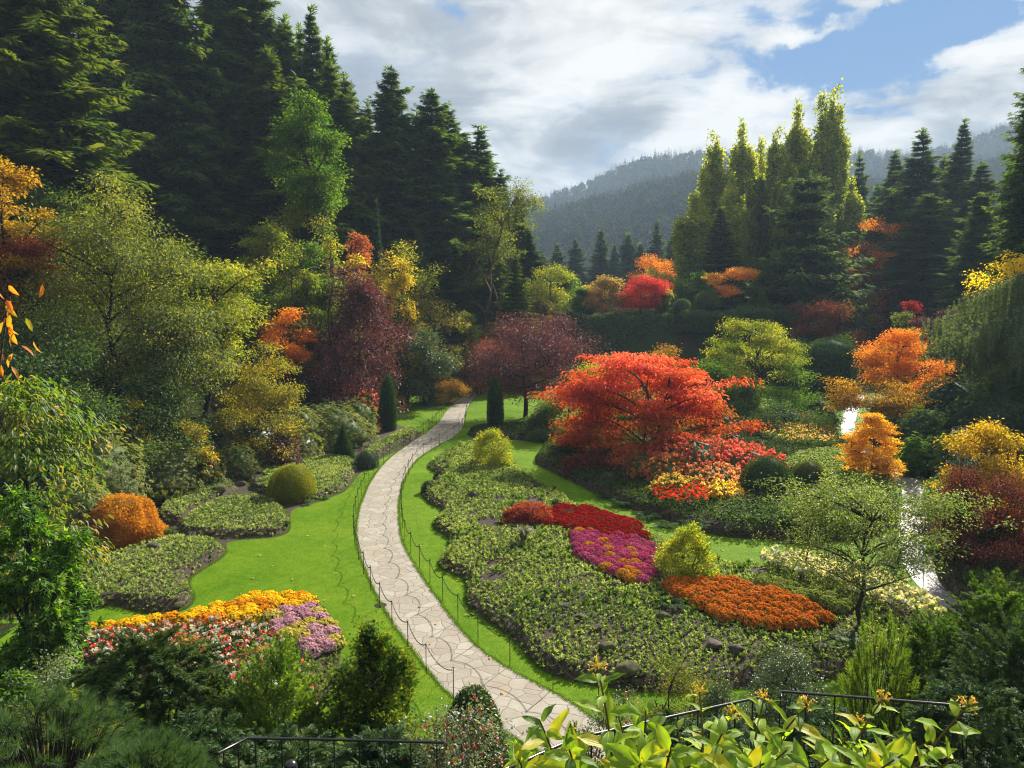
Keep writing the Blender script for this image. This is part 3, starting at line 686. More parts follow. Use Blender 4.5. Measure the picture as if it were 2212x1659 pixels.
isl = [(1032, 961), (997, 963), (969, 977), (948, 987), (920, 1005), (933, 1019), (960, 1026), (934, 1044), (908, 1061), (920, 1086), (965, 1107), (934, 1125), (938, 1146), (976, 1163), (965, 1191), (941, 1226), (985, 1243), (1010, 1256), (1001, 1301), (1040, 1336), (1106, 1376), (1151, 1436), (1206, 1466), (1271, 1478), (1400, 1500), (1600, 1490), (1800, 1470), (1960, 1430), (2050, 1380), (2035, 1355), (1926, 1290), (1806, 1252), (1646, 1234), (1546, 1224), (1470, 1195), (1415, 1156), (1383, 1147), (1257, 1110), (1218, 1072), (1148, 1040), (1123, 1019), (1102, 984), (1085, 962)]
make_bed('island', isl, .28, .40, 'raised soil of the long island bed right of the path')
make_bed('plum', [(1004, 938), (1028, 949), (1092, 949), (1150, 954), (1211, 959), (1235, 935), (1180, 918), (1090, 921), (1025, 926)], .35, 0, 'raised soil of the shaded bed below the purple plum')
make_bed('maple', [(1151, 991), (1162, 1006), (1218, 1033), (1289, 1068), (1359, 1100), (1468, 1135), (1532, 1155), (1620, 1165), (1690, 1168), (1800, 1172), (1920, 1160), (1940, 1110), (1935, 1060), (1900, 1020), (1850, 985), (1815, 960), (1780, 900), (1500, 890), (1250, 900), (1190, 950)], .4, .4, 'raised soil under the great red maple')
make_bed('right', [(2020, 1275), (2170, 1350), (2300, 1330), (2300, 1100), (2200, 1000), (2080, 950), (1960, 900), (1890, 880), (1865, 905), (1870, 950), (1900, 975), (2000, 1020), (2018, 1080), (2016, 1160)], .45, .6, 'raised soil of the shady bank right of the wet path')
make_bed('mums', [(150, 1385), (250, 1372), (380, 1350), (440, 1342), (540, 1308), (620, 1303), (690, 1310), (722, 1350), (740, 1400), (728, 1470), (680, 1540), (560, 1560), (300, 1500), (150, 1450), (80, 1420)], .3, .25, 'raised soil of the yellow and red flower bed')

# ---- grass blades that soften the lawn near the view point
def grass():
    mb = MB()
    gpoly = [np.array(lawn_poly)]
    n = 420000
    y = 17.8 + 33 * U(0, 1, n) ** 1.5; x = U(-21, 22, n); P = np.stack([x, y], 1)
    k = np.abs(x) < y * .66; P = P[k]
    for b in list(beds.values()): P = P[~inside(P, b.poly)]
    for q in (np.vstack([path_l, path_r[::-1]]), np.vstack([rp_l, rp_r[::-1]]), lb_soil): P = P[~inside(P, q)]
    n = len(P); d = rng.normal(0, .55, (n, 3)); d[:, 2] = 1
    put(mb, np.c_[P, np.full(n, .002)], d, rng.normal(0, 1, (n, 3)), U(.035, .07, n), .012, 'needle', .5 + .2 * rng.normal(0, 1, n) + .12 * wob(P[:, 0], P[:, 1], .8))
    for E in [path_l, path_r] + [b.poly for k, b in beds.items() if k in ('island', 'topiary', 'middle', 'lower', 'edge', 'maple', 'plum')]:
        E = E[E[:, 1] < 62]; L = np.linalg.norm(np.diff(E, axis=0), axis=1); L[L > 3] = 0; m = int(L.sum() * 260); i = rng.choice(len(L), m, p=L / L.sum()); u = U(0, 1, m)[:, None]
        q = E[i] * (1 - u) + E[i + 1] * u + rng.normal(0, .045, (m, 2)) + .03 * wob(E[i][:, 0] * 3 + u[:, 0], E[i][:, 1] * 3, 3)[:, None]
        d = rng.normal(0, .6, (m, 3)); d[:, 2] = 1; put(mb, np.c_[q, np.full(m, .004)], d, rng.normal(0, 1, (m, 3)), U(.05, .10, m), .016, 'needle', .45 + .2 * rng.normal(0, 1, m))
    return mb.mesh('grass')
stuff('grass', grass(), leaf((.032, .085, .003), (.082, .17, .005), (.17, .25, .015), tr=.38, gl=.0, var=0), 'short bright green grass blades of the lawn beside the path', 'grass')

# ---- ground cover in the beds
def cover_mesh(key, sp, L, nl, margin=.10, keep=None, h=.06, tm='fold', ar=.42, up=.45):
    b = beds[key]; P = b.scatter(sp, margin)
    if keep is not None: P = P[keep(P)]
    P = P[wob(P[:, 0], P[:, 1], 1.7) > -.75]
    z = b.z(P); n = len(P); mb = MB(); pat = wob(P[:, 0], P[:, 1], .9); sz = U(.6, 1.35, n) * (1 + .25 * pat); ct = rng.normal(0, .8, n) + .9 * wob(P[:, 1], P[:, 0], .55)
    for k in range(nl):
        a = k / nl * 6.283 * 1.618 * 2 + U(0, 6.283, n); q = U(.1, 1, n)
        d = np.stack([np.cos(a) * q, np.sin(a) * q, up + .6 * (1 - q)], 1)
        p = np.c_[P, z + h * U(.2, 1.3, n)] + d * np.array([1, 1, 0]) * .02
        put(mb, p, d, np.array([0, 0, 1.0]) + rng.normal(0, .35, (n, 3)), L * sz * U(.75, 1.2, n), L * ar * sz, tm, .5 + .2 * ct + .2 * rng.normal(0, 1, n))
    return mb.mesh('ground_cover')
GC = leaf((.06, .125, .022), (.20, .30, .07), (.44, .50, .20), tr=.35, gl=.09, ro=.42, var=0)
GC_SHADE = leaf((.010, .026, .006), (.026, .058, .012), (.07, .11, .025), tr=.35, gl=.03, ro=.4, var=0)  # dark green leaf, darkened further so these beds' shade sits in the colour
for key, lab, m in (('topiary', 'low green leafy ground cover round the clipped yellow dome', GC), ('middle', 'low pale green ground cover below the clipped yellow dome', GC),
                    ('upper', 'low green ground cover beside the orange laceleaf maple', GC), ('lower', 'low leafy ground cover in the scalloped bed nearest the yellow flowers', GC),
                    ('edge', 'low green ground cover in the strip along the path edge', GC), ('plum', 'low dark green ground cover below the purple plum tree', GC_SHADE),
                    ('maple', 'low dark green ground cover edging the bed of the red maple', GC_SHADE), ('right', 'low dark ground cover on the shady bank beside the wet path', GC_SHADE)):
    stuff('ground_cover', cover_mesh(key, .185, .12, 12, .06), m, lab, 'ground cover')
MUMP = {'red': [(1160, 1135), (1200, 1118), (1235, 1118), (1295, 1107), (1345, 1122), (1395, 1147), (1380, 1170), (1402, 1190), (1350, 1196), (1290, 1186), (1225, 1170), (1165, 1160)],
        'magenta': [(1225, 1180), (1260, 1175), (1330, 1185), (1400, 1198), (1412, 1230), (1415, 1262), (1400, 1290), (1380, 1303), (1345, 1296), (1310, 1280), (1275, 1250), (1235, 1220)],
        'orange': [(1440, 1302), (1470, 1284), (1560, 1288), (1610, 1300), (1700, 1330), (1795, 1358), (1790, 1372), (1750, 1406), (1640, 1388), (1560, 1374), (1500, 1352), (1450, 1326)],
        'green': [(1615, 1288), (1660, 1282), (1730, 1306), (1800, 1330), (1845, 1350), (1830, 1372), (1800, 1356), (1700, 1325)],
        'yellow': [(140, 1398), (180, 1378), (280, 1362), (385, 1358), (430, 1358), (520, 1322), (580, 1312), (680, 1316), (690, 1328), (640, 1345), (560, 1376), (440, 1372), (300, 1385), (180, 1396)],
        'mixed': [(660, 1338), (705, 1345), (733, 1386), (728, 1420), (700, 1458), (672, 1456), (640, 1425), (600, 1400), (560, 1382), (600, 1364)]}
MUMG = {k: smooth_poly(GP(v), 1) for k, v in MUMP.items()}
def off_mums(P):
    k = np.ones(len(P), bool)
    for q in MUMG.values(): k &= ~inside(P, q)
    return k & (P[:, 0] < 14)
stuff('ground_cover', cover_mesh('island', .19, .125, 12, .06, off_mums), GC, 'low green leafy ground cover across the long island bed', 'ground cover')

# ---- wall of ivy that carries the look-out mound, and the planted terrace
def ivy_wall():
    xs = np.concatenate([[9.2], np.linspace(10, 45, 60), [45.8]]); mb = MB()
    zt = 8.9; front = 112 + 1.2 * np.sin(xs * .35) + np.where(xs > 24, 2.2, 0) * sstep((xs - 24) / 1.5)
    lvl = [0, 3, 6, 8.2, 9.0, 9.3, 9.2]; dep = [0, .0, .15, .3, .7, 1.6, 4.0]
    top = zt + .5 * np.sin(xs * .9) * .6 + .4 * (np.abs(np.sin(xs * .55)))
    V = np.stack([np.stack([xs, front + d, (l / 9.3) * top], 1) for l, d in zip(lvl, dep)], 1); nx = len(xs); m = len(lvl)
    i, j = np.meshgrid(np.arange(nx - 1), np.arange(m - 1), indexing='ij'); b = i * m + j
    mb.add(V.reshape(-1, 3), np.stack([b, b + m, b + m + 1, b + 1], -1).reshape(-1, 4), .2)
    for s_, c in ((1, 0), (-1, nx - 1)):    # returns at both ends
        E = V[c]; B = E.copy(); B[:, 1] += 12; VV = np.concatenate([E, B]); k = np.arange(m - 1)
        mb.add(VV, np.stack([k, k + 1, k + 1 + m, k + m], 1), .2)
    n = 42000; i = rng.integers(0, nx - 1, n); u = U(0, 1, n); w = U(0, 1, n) * (m - 1 - 1e-6); j = w.astype(int); v = (w - j)
    a = V[i, j] * (1 - u)[:, None] + V[i + 1, j] * u[:, None]; c = V[i, j + 1] * (1 - u)[:, None] + V[i + 1, j + 1] * u[:, None]
    P = a * (1 - v)[:, None] + c * v[:, None] + rng.normal(0, .10, (n, 3))
    put(mb, P, np.array([0, -.6, -.5]) + rng.normal(0, .7, (n, 3)), np.array([0, -1, .6]) + rng.normal(0, .5, (n, 3)), U(.14, .32, n), U(.14, .28, n), 'fold', .5 + .2 * rng.normal(0, 1, n))
    return mb.mesh('ivy_wall')
thing('ivy_wall', 'tall dark green wall overgrown with ivy below the red maple on the mound', 'ivy wall', (0, 0, 0),
      [('ivy_wall', ivy_wall(), leaf((.014, .032, .009), (.034, .07, .018), (.08, .11, .03), tr=.3, gl=.05, var=0))])

# ---- far hills
def hill(name, ridge, D, depth0, z0, seed, label):
    px = np.array([p[0] for p in ridge], float); py = np.array([p[1] for p in ridge], float)
    q = np.linspace(px[0], px[-1], 90); yr = np.interp(q, px, py); x1 = (q - CX) / F * D; zr = CAMZ + (CY - yr) / F * D * CP - D * SP + 0 * q
    zr = np.array([at(a, b, D)[2] for a, b in zip(q, yr)])
    s = np.concatenate([np.linspace(0, 1, 40), [1.1, 1.2, 1.3]]); V = []
    for k in s:
        Y = depth0 + (D - depth0) * k; X = x1 * (.55 + .45 * k)
        e = sstep(k) * .75 + .25 * k if k <= 1 else 1 - (k - 1) * 1.2
        V.append(np.stack([X, np.full(90, Y), z0 + (zr - z0) * e + 7 * wob(X, np.full(90, Y), .012) * min(k, 1) * (k < 1)], 1))
    V = np.stack(V, 1); m = len(s); mb = MB(); i, j = np.meshgrid(np.arange(89), np.arange(m - 1), indexing='ij'); b = i * m + j
    mb.add(V.reshape(-1, 3), np.stack([b, b + m, b + m + 1, b + 1], -1).reshape(-1, 4)); structure(name, mb.mesh(name, True), M['ground'], label[0], 'hill')
    # the wood that covers it
    n = label[2]; r = np.random.default_rng(seed); fb = MB(); a = r.uniform(0, 88.999, n); w = r.uniform(.25, 1, n) ** .75 * 39 - 1e-3
    ed = n // 9; w[:ed] = r.uniform(38.2, 39.4, ed); w = np.clip(w, 0, 39.9); i = a.astype(int); j = w.astype(int); u = (a - i)[:, None]; v = (w - j)[:, None]
    B = (V[i, j] * (1 - u) + V[i + 1, j] * u) * (1 - v) + (V[i, j + 1] * (1 - u) + V[i + 1, j + 1] * u) * v
    h = r.uniform(11, 24, n); t = .5 + .2 * r.normal(0, 1, n); rnd = r.uniform(0, 1, n) < .18
    for k in range(26):
        q = (k + r.uniform(0, 1, n)) / 26; an = k * 2.4 + r.uniform(0, 1, n); rr = h * np.where(rnd, .30 * np.sqrt(np.clip(1 - (q * 1.8 - .9) ** 2, .05, 1)), .17 * (1.02 - q))
        d = np.stack([np.cos(an), np.sin(an), np.full(n, -.45)], 1)
        zz = h * np.where(rnd, .25 + .5 * q, .12 + .86 * q)
        put(fb, B + np.stack([0 * zz, 0 * zz, zz], 1) + d * np.array([1, 1, 0]) * (rr * .2)[:, None], d, np.array([0, 0, 1.0]) + r.normal(0, .4, (n, 3)), rr * 1.0 + .5, rr * .75 + .6, 'fold', t + np.where(rnd, .2, 0) + .1 * r.normal(0, 1, n))
    stuff('forest', fb.mesh('forest'), leaf((.007, .013, .009), (.013, .022, .013), (.035, .04, .016), tr=.2, gl=.0, var=0), label[1], 'forest')
hill('hill', [(700, 560), (1000, 505), (1110, 462), (1180, 440), (1260, 415), (1330, 382), (1400, 358), (1510, 352), (1650, 350), (1830, 345), (1930, 352), (2000, 335), (2100, 300), (2180, 270), (2300, 250), (2500, 270)], 1450, 620, 8, 5,
     ('tall blue hazy hill under the clouds behind the poplars', 'hazy blue conifer wood covering the high far hill', 5200))
hill('low_hill', [(800, 600), (1050, 530), (1140, 492), (1230, 474), (1320, 452), (1420, 420), (1520, 392), (1650, 400), (1800, 420), (1900, 420), (2000, 390), (2150, 370), (2400, 380)], 900, 330, 8, 6,
     ('lower wooded hill in front of the high hazy ridge', 'hazy grey green conifer wood on the lower hill', 5200))

# ================================================================== PLANTS
# leaf colours
FIR = leaf((.026, .052, .011), (.060, .112, .018), (.135, .185, .03), tr=.40, gl=.02)
FIRY = leaf((.025, .05, .009), (.065, .11, .016), (.16, .19, .03), tr=.35, gl=.02)
CEDAR = leaf((.024, .050, .012), (.055, .104, .022), (.14, .17, .04), tr=.40, gl=.02)
BLUEFIR = leaf((.014, .036, .022), (.03, .06, .035), (.06, .09, .05), tr=.25, gl=.02)
POP = leaf((.085, .15, .016), (.23, .30, .026), (.45, .46, .06), tr=.5, gl=.03)
POPY = leaf((.12, .18, .016), (.30, .37, .035), (.52, .52, .07), tr=.5, gl=.03)
YGRN = leaf((.06, .105, .010), (.18, .23, .018), (.38, .35, .035), tr=.5, gl=.05)
YEL = leaf((.12, .13, .012), (.33, .27, .02), (.52, .38, .03), tr=.5, gl=.03)
BGRN = leaf((.03, .085, .008), (.08, .17, .012), (.18, .25, .03), tr=.5, gl=.04)
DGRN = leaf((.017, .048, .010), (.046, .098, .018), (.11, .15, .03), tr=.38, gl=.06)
OLIVE = leaf((.05, .055, .010), (.13, .12, .018), (.25, .19, .03), tr=.45, gl=.04)
OLIVEG = leaf((.040, .072, .010), (.120, .160, .018), (.28, .28, .035), tr=.45, gl=.075, ro=.35)
BRASS = leaf((.10, .055, .008), (.28, .15, .012), (.45, .26, .02), tr=.45, gl=.04)
ORANGE = leaf((.30, .075, .008), (.55, .17, .012), (.72, .30, .03), tr=.45, gl=.03)
ORANGEL = leaf((.45, .16, .03), (.70, .30, .05), (.80, .42, .08), tr=.45, gl=.03)
REDM = leaf((.25, .095, .012), (.44, .095, .02), (.56, .06, .036), (.76, .18, .15), tr=.42, gl=.04)
REDP = leaf((.28, .010, .020), (.50, .03, .04), (.62, .09, .08), tr=.42, gl=.03)
SALMON = leaf((.24, .06, .03), (.42, .12, .06), (.50, .20, .10), tr=.42, gl=.04)
PLUM = leaf((.026, .010, .018), (.070, .018, .031), (.19, .052, .074), tr=.38, gl=.11, ro=.36)
PURP = leaf((.022, .010, .018), (.06, .022, .035), (.13, .05, .06), tr=.3, gl=.08)
MAROON = leaf((.04, .012, .010), (.12, .025, .018), (.24, .05, .03), tr=.38, gl=.05)
RHOD = leaf((.03, .065, .018), (.085, .13, .035), (.19, .23, .08), tr=.25, gl=.11, ro=.33)
RHODY = leaf((.06, .10, .02), (.17, .20, .05), (.34, .34, .12), tr=.35, gl=.05, ro=.45)
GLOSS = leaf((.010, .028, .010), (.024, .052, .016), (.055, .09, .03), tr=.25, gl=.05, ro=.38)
THUJA = leaf((.010, .032, .008), (.022, .058, .012), (.05, .10, .02), tr=.25, gl=.02)
GOLD = leaf((.09, .12, .010), (.21, .23, .016), (.36, .33, .03), tr=.35, gl=.02)
YEW = leaf((.012, .034, .010), (.03, .066, .018), (.07, .11, .03), tr=.22, gl=.04)
LIME = leaf((.13, .19, .010), (.28, .34, .015), (.48, .46, .03), tr=.5, gl=.05)
PINK = leaf((.45, .05, .07), (.62, .10, .12), (.70, .25, .24), tr=.4, gl=.02)
SCARL = leaf((.35, .012, .008), (.55, .025, .012), (.65, .06, .03), tr=.4, gl=.02)
GREYW = leaf((.28, .31, .30), (.42, .45, .43), (.60, .62, .60), tr=.3, gl=.02)
CREAM = leaf((.40, .42, .22), (.66, .63, .42), (.82, .78, .60), tr=.35, gl=.02)
WEEP = leaf((.05, .09, .045), (.116, .165, .08), (.19, .24, .12), tr=.3, gl=.03)
BK, BD, BR = M['bark'], M['bark_dark'], M['bark_red']

def tree(name, label, cat, px, Y, ytop, width, lm, bark=BK, ybot=None, rot=None, group=None, shrub=False, **kw):
    loc, h, w = spot(px, Y, ytop, width, ybot)
    wood, lf = gen_tree(h, w, **kw)
    return thing(name, label, cat, loc, [('stem' if shrub else 'trunk', wood.mesh(name + '_wood', True), bark), ('foliage' if shrub else 'crown', lf.mesh(name + '_leaf'), lm)], group=group)
def shrub(name, label, px, Y, ytop, width, lm, cat='shrub', ybot=None, **kw):
    k = dict(hb=.04, stems=3, ncl=90, npl=70, L=.16, cs=.09, prof='egg', hollow=.55, limbs=7); k.update(kw)
    return tree(name, label, cat, px, Y, ytop, width, lm, ybot=ybot, shrub=True, **k)

# ---- conifers: a few built, then copied
PROTO = {}
def proto(kind):
    if kind not in PROTO:
        H, W, kw = {'fir': (34, 11.5, dict(hb=.10, nw=34, nb=7, ns=11, power=.8)), 'fir_b': (34, 12.5, dict(hb=.06, nw=30, nb=7, ns=12, power=.75)), 'fir_tall': (34, 10.5, dict(hb=.34, nw=24, nb=6, ns=11, power=.6)),
                    'fir_thin': (34, 7.0, dict(hb=.30, nw=26, nb=5, ns=8, power=.75)), 'cedar': (30, 12, dict(hb=.02, nw=46, nb=7, ns=12, style='cedar')), 'spruce': (20, 7.5, dict(hb=.02, nw=34, nb=7, ns=9, style='spruce')),
                    'big': (34, 14, dict(hb=.03, nw=50, nb=7, ns=16, dens=1.0, L=.62, power=.7)), 'bigcedar': (34, 15, dict(hb=.02, nw=54, nb=7, ns=17, style='cedar', L=.55, power=.72))}[kind]
        w, l = gen_conifer(H, W, **kw); PROTO[kind] = (H, W, w.mesh(kind + '_wood', True), l.mesh(kind + '_needles'))
    return PROTO[kind]
def conifer(kind, label, px, Y, ytop, width, lm=None, ybot=None, group=None, name='fir_tree', cat='fir tree'):
    H, W, wm, nm = proto(kind); loc, h, w = spot(px, Y, ytop, width * (1.25 if 'big' in kind else 1.95), ybot)
    return thing(name, label, cat, loc, [('trunk', wm, BD), ('crown', nm, lm or FIR)], rot=U(0, 6.28), s=(w / W, w / W * U(.85, 1.15), h / H), group=group, tilt=(U(-.03, .03), U(-.03, .03)))

GL_ = 'conifers of the stand above the left bank'
for a in [
 ('big', 'huge sunlit fir at the picture edge with broad yellowish green boughs', 40, 68, -420, 430, FIRY),
 ('bigcedar', 'broad dark cedar, the largest dark mass left of the bright green tree', 335, 94, -210, 400, CEDAR),
 ('bigcedar', 'dark cedar with drooping brownish sprays above the yellow bank shrubs', 470, 100, -30, 280, CEDAR),
 ('big', 'tall dark fir filling the gap between the sunlit fir and the broad cedar', 190, 92, -300, 270, FIR),
 ('fir_b', 'mid green fir rising out of frame right of the broad cedar', 480, 104, -160, 230, FIR),
 ('fir_b', 'sunlit fir cut by the top edge beside the sky', 560, 104, -50, 200, FIRY),
 ('fir', 'fir with pointed tip just under the top of the picture beside the grey cloud', 620, 106, 40, 150, FIR),
 ('fir', 'sharp tipped fir, highest point on the left skyline', 676, 108, 26, 135, FIR),
 ('fir', 'fir on the descending skyline just right of the sharp tipped one', 722, 110, 92, 130, FIR),
 ('fir_b', 'shorter fir where the left skyline drops behind the bright green tree', 762, 112, 182, 120, FIR),
 ('bigcedar', 'grey green drooping cedar below the bright green round tree', 712, 100, 325, 60, CEDAR),
 ('fir_b', 'fir tip showing between the sharp tipped fir and the cut one', 648, 112, 62, 120, FIR), ('fir_b', 'mid green fir filling the skyline below the sharp tipped fir', 700, 104, 130, 150, FIR), ('fir_b', 'full boughed fir behind the bright green round tree', 742, 108, 160, 150, FIRY), ('fir_b', 'broad green fir left of the bright green round tree', 590, 98, 110, 190, FIRY),
          ('spruce', 'dark conifer low between the madrone trunks', 945, 124, 470, 110, CEDAR), ('spruce', 'dark conifer low at the left foot of the middle stand', 860, 124, 440, 110, CEDAR), ('fir', 'fir filling the gap right of the tallest in the middle stand', 955, 126, 262, 110, FIR), ('fir', 'fir at the back between the lone pointed one and the shoulder', 1060, 130, 330, 100, FIR),
 ('cedar', 'small blue green cedar leaning over the yellow bank shrubs', 545, 96, 265, 60, CEDAR),
 ]: conifer(*a, group=GL_)
for a in [
 ('fir_tall', 'bare trunked fir with a lit leaning tip, leftmost of the middle stand', 832, 112, 150, 130),
 ('fir', 'short fir in front of the leaning tipped fir', 800, 114, 224, 100),
 ('fir_tall', 'tallest fir of the middle stand, with a broken comb of boughs', 934, 114, 192, 125),
 ('fir_thin', 'slim fir between the two tallest of the middle stand', 886, 116, 242, 90),
 ('fir_tall', 'tall fir just right of the tallest one in the middle stand', 972, 120, 236, 105),
 ('fir_thin', 'lone pointed fir with open boughs against the cloud right of the middle stand', 1036, 122, 274, 110),
 ('fir', 'fir at the right shoulder of the middle stand above the hazy hill', 1082, 124, 368, 90),
 ('fir', 'lowest fir at the right end of the middle stand beside the hazy hill', 1112, 128, 414, 85),
 ('fir_tall', 'dark fir trunk deep inside the middle stand', 865, 122, 262, 100),
 ('fir_tall', 'dark fir behind the leaning madrone', 1000, 128, 300, 110),
 ('fir_thin', 'thin fir between the short fir and the bright green tree', 770, 120, 246, 90),
 ]: conifer(*a, lm=FIR, group='firs of the middle stand')
for a in [
 ('cedar', 'dark green spruce standing behind the olive spruce on the lawn end', 1050, 112, 480, 120, CEDAR),
 ('cedar', 'dark narrow conifer between the olive spruce and the hazy hill', 1145, 126, 495, 95, CEDAR),
 ('spruce', 'dark conifer filling the shade below the madrone', 985, 108, 520, 110, CEDAR),
 ('spruce', 'olive green spruce with feathery outline above the purple plum', 1112, 98, 552, 105, FIRY),
 ('spruce', 'small blue green conifer above the yellow bank trees', 806, 96, 430, 44, BLUEFIR),
 ('cedar', 'low dark conifer at the foot of the middle stand', 900, 106, 500, 110, CEDAR),
 ]: conifer(*a, name='spruce_tree', cat='conifer')
for px, yt, w, Y, lab in [(1205, 527, 55, 215, 'small hazy conifer leftmost of the row below the far hill'), (1243, 516, 55, 220, 'hazy conifer with a thin bare trunk in the row below the far hill'), (1300, 496, 78, 225, 'broadest hazy conifer in the row below the far hill'),
                      (1328, 528, 50, 222, 'short hazy conifer tucked against the broadest one below the hill'), (1357, 505, 68, 230, 'pale hazy conifer with spreading boughs below the far hill'), (1418, 476, 66, 235, 'tallest hazy conifer of the row below the far hill'),
                      (1455, 496, 55, 225, 'brownish conifer rightmost of the row beside the poplars'), (1175, 548, 45, 210, 'lowest hazy conifer beside the dark narrow conifer'), (1385, 525, 50, 228, 'faint conifer just left of the tallest hazy one')]:
    conifer('fir_b' if px % 2 else 'spruce', lab, px, Y, yt, w, lm=CEDAR, group='hazy conifers below the far hill', name='conifer')
for a in [
 ('fir_b', 'pointed fir standing clear of the poplars on the right skyline', 1860, 185, 335, 78), ('fir', 'fir just left of the tallest dark fir on the right', 1945, 170, 328, 95), ('fir_b', 'broad dark fir with brownish tip on the right skyline', 1998, 150, 284, 140),
 ('fir', 'slim dark fir with a sharp tip right of the broad one', 2072, 155, 264, 105), ('fir', 'dark fir behind the slim one at the hazy hill edge', 2040, 175, 340, 100), ('fir_b', 'dark fir below the hazy shoulder on the right', 2118, 140, 352, 130),
 ('big', 'near dark fir whose boughs enter from the right edge', 2290, 88, 10, 230), ('big', 'dark fir at the right edge with layered grey green boughs', 2215, 108, 230, 170), ('fir_tall', 'dark fir trunk in the shade behind the orange tree', 1930, 150, 420, 110),
 ('fir_tall', 'dark fir in deep shade above the dark red maple', 2010, 130, 420, 130), ('fir', 'dark fir between the cedar and the right skyline firs', 1905, 180, 400, 90), ('big', 'dark fir low at the right edge behind the yellow leaved branch', 2120, 112, 420, 170),
 ]: conifer(*a, lm=FIR, group='firs on the right bank')
conifer('spruce', 'dark conical cedar in front of the leftmost poplars', 1562, 140, 446, 120, lm=CEDAR, name='cedar_tree', cat='cedar')
def layered_cedar():
    loc, h, w = spot(1748, 122, 372, 345); wood, lf = gen_conifer(h, w, hb=.03, nw=12, nb=8, ns=18, style='layer', L=.8, power=.42)
    thing('cedar_tree', 'large cedar with wide flat layered boughs in front of the poplars', 'cedar', loc, [('trunk', wood.mesh('cedar_wood', True), BD), ('crown', lf.mesh('cedar_needles'), leaf((.03, .06, .022), (.065, .115, .042), (.15, .19, .075), tr=.4, gl=.02))])
layered_cedar()

# ---- poplars
def poplar_proto(i):
    H, W = 24.0, 4.2; wood, lf = MB(), MB(); tube(wood, bez((0, 0, 0), (U(-.2, .2), U(-.2, .2), H * .9), 0, 10, .01), np.linspace(.30, .04, 10), 6)
    for k in range(15):
        a = k * 2.399; r = W * .5 * (U(.25, .8) if k else 0.0); z0 = H * U(.03, .45); zt = H * (1 - .32 * (r / (W * .5)) ** 1.2) * U(.93, 1.0) if k else H
        e = np.array([r * math.cos(a), r * math.sin(a), zt]); st = np.array([0, 0, z0]); m = np.array([e[0] * 1.15, e[1] * 1.15, z0 + (zt - z0) * .35])
        q = np.linspace(0, 1, 16)[:, None]; P = (1 - q) ** 2 * st + 2 * q * (1 - q) * m + q * q * e; P[2:, :2] += rng.normal(0, .07, (14, 2))
        tube(wood, P, np.linspace(.09, .012, 16), 4)
        n = int(12 * (zt - z0)); u = U(.12, 1, n); i = (u * 14.99).astype(int); f = (u * 15 - i)[:, None]; C = P[i] * (1 - f) + P[i + 1] * f
        C += rng.normal(0, 1, (n, 3)) * np.array([.30, .30, .4]) * (1.15 - .6 * u)[:, None]; npl = 13; cj = np.repeat(np.arange(n), npl); mm = n * npl
        Q = C[cj] + rng.normal(0, 1, (mm, 3)) * np.array([.15, .15, .34])
        put(lf, Q, rng.normal(0, .6, (mm, 3)) + np.array([0, 0, .35]), rng.normal(0, 1, (mm, 3)), U(.18, .36, mm), U(.15, .28, mm), 'fold', .46 + .2 * rng.normal(0, 1, n)[cj] + .15 * rng.normal(0, 1, mm) + .18 * (Q[:, 2] / H - .5))
    return wood.mesh('poplar_wood', True), lf.mesh('poplar_leaf')
pops = [poplar_proto(i) for i in range(3)]
for i, (px, yt, w, Y, lab) in enumerate([(1500, 420, 75, 150, 'short yellow green poplar at the left end of the poplar row'), (1546, 292, 62, 158, 'yellowish poplar with a split top, left part of the row'), (1606, 270, 66, 160, 'slender golden poplar standing free of the split one'),
        (1646, 300, 52, 166, 'thin yellow poplar in the dip of the row'), (1678, 282, 60, 160, 'poplar with a leaning tip left of the two tallest'), (1728, 230, 72, 158, 'second tallest poplar with a dark see-through crown'),
        (1776, 204, 62, 160, 'tall dark poplar touching the tallest one'), (1802, 194, 66, 162, 'tallest poplar of the row'), (1838, 392, 70, 156, 'low bright green poplar at the right end of the row'), (1530, 350, 62, 166, 'poplar behind the split topped one at the left'),
        (1700, 330, 60, 150, 'low leafy poplar behind the layered cedar'), (1582, 380, 60, 150, 'low poplar behind the conical cedar'), (1765, 380, 66, 150, 'low dark green poplar inside the row behind the cedar tip')]):
    wm, lm_ = pops[i % 3]; loc, h, wd = spot(px, Y, yt, w)
    thing('poplar_tree', lab, 'poplar', loc, [('trunk', wm, BD), ('crown', lm_, POPY if px < 1660 else POP)], rot=U(0, 6), s=(wd / 4.2 * 1.3, wd / 4.2 * 1.3, h / 24), group='row of poplars')

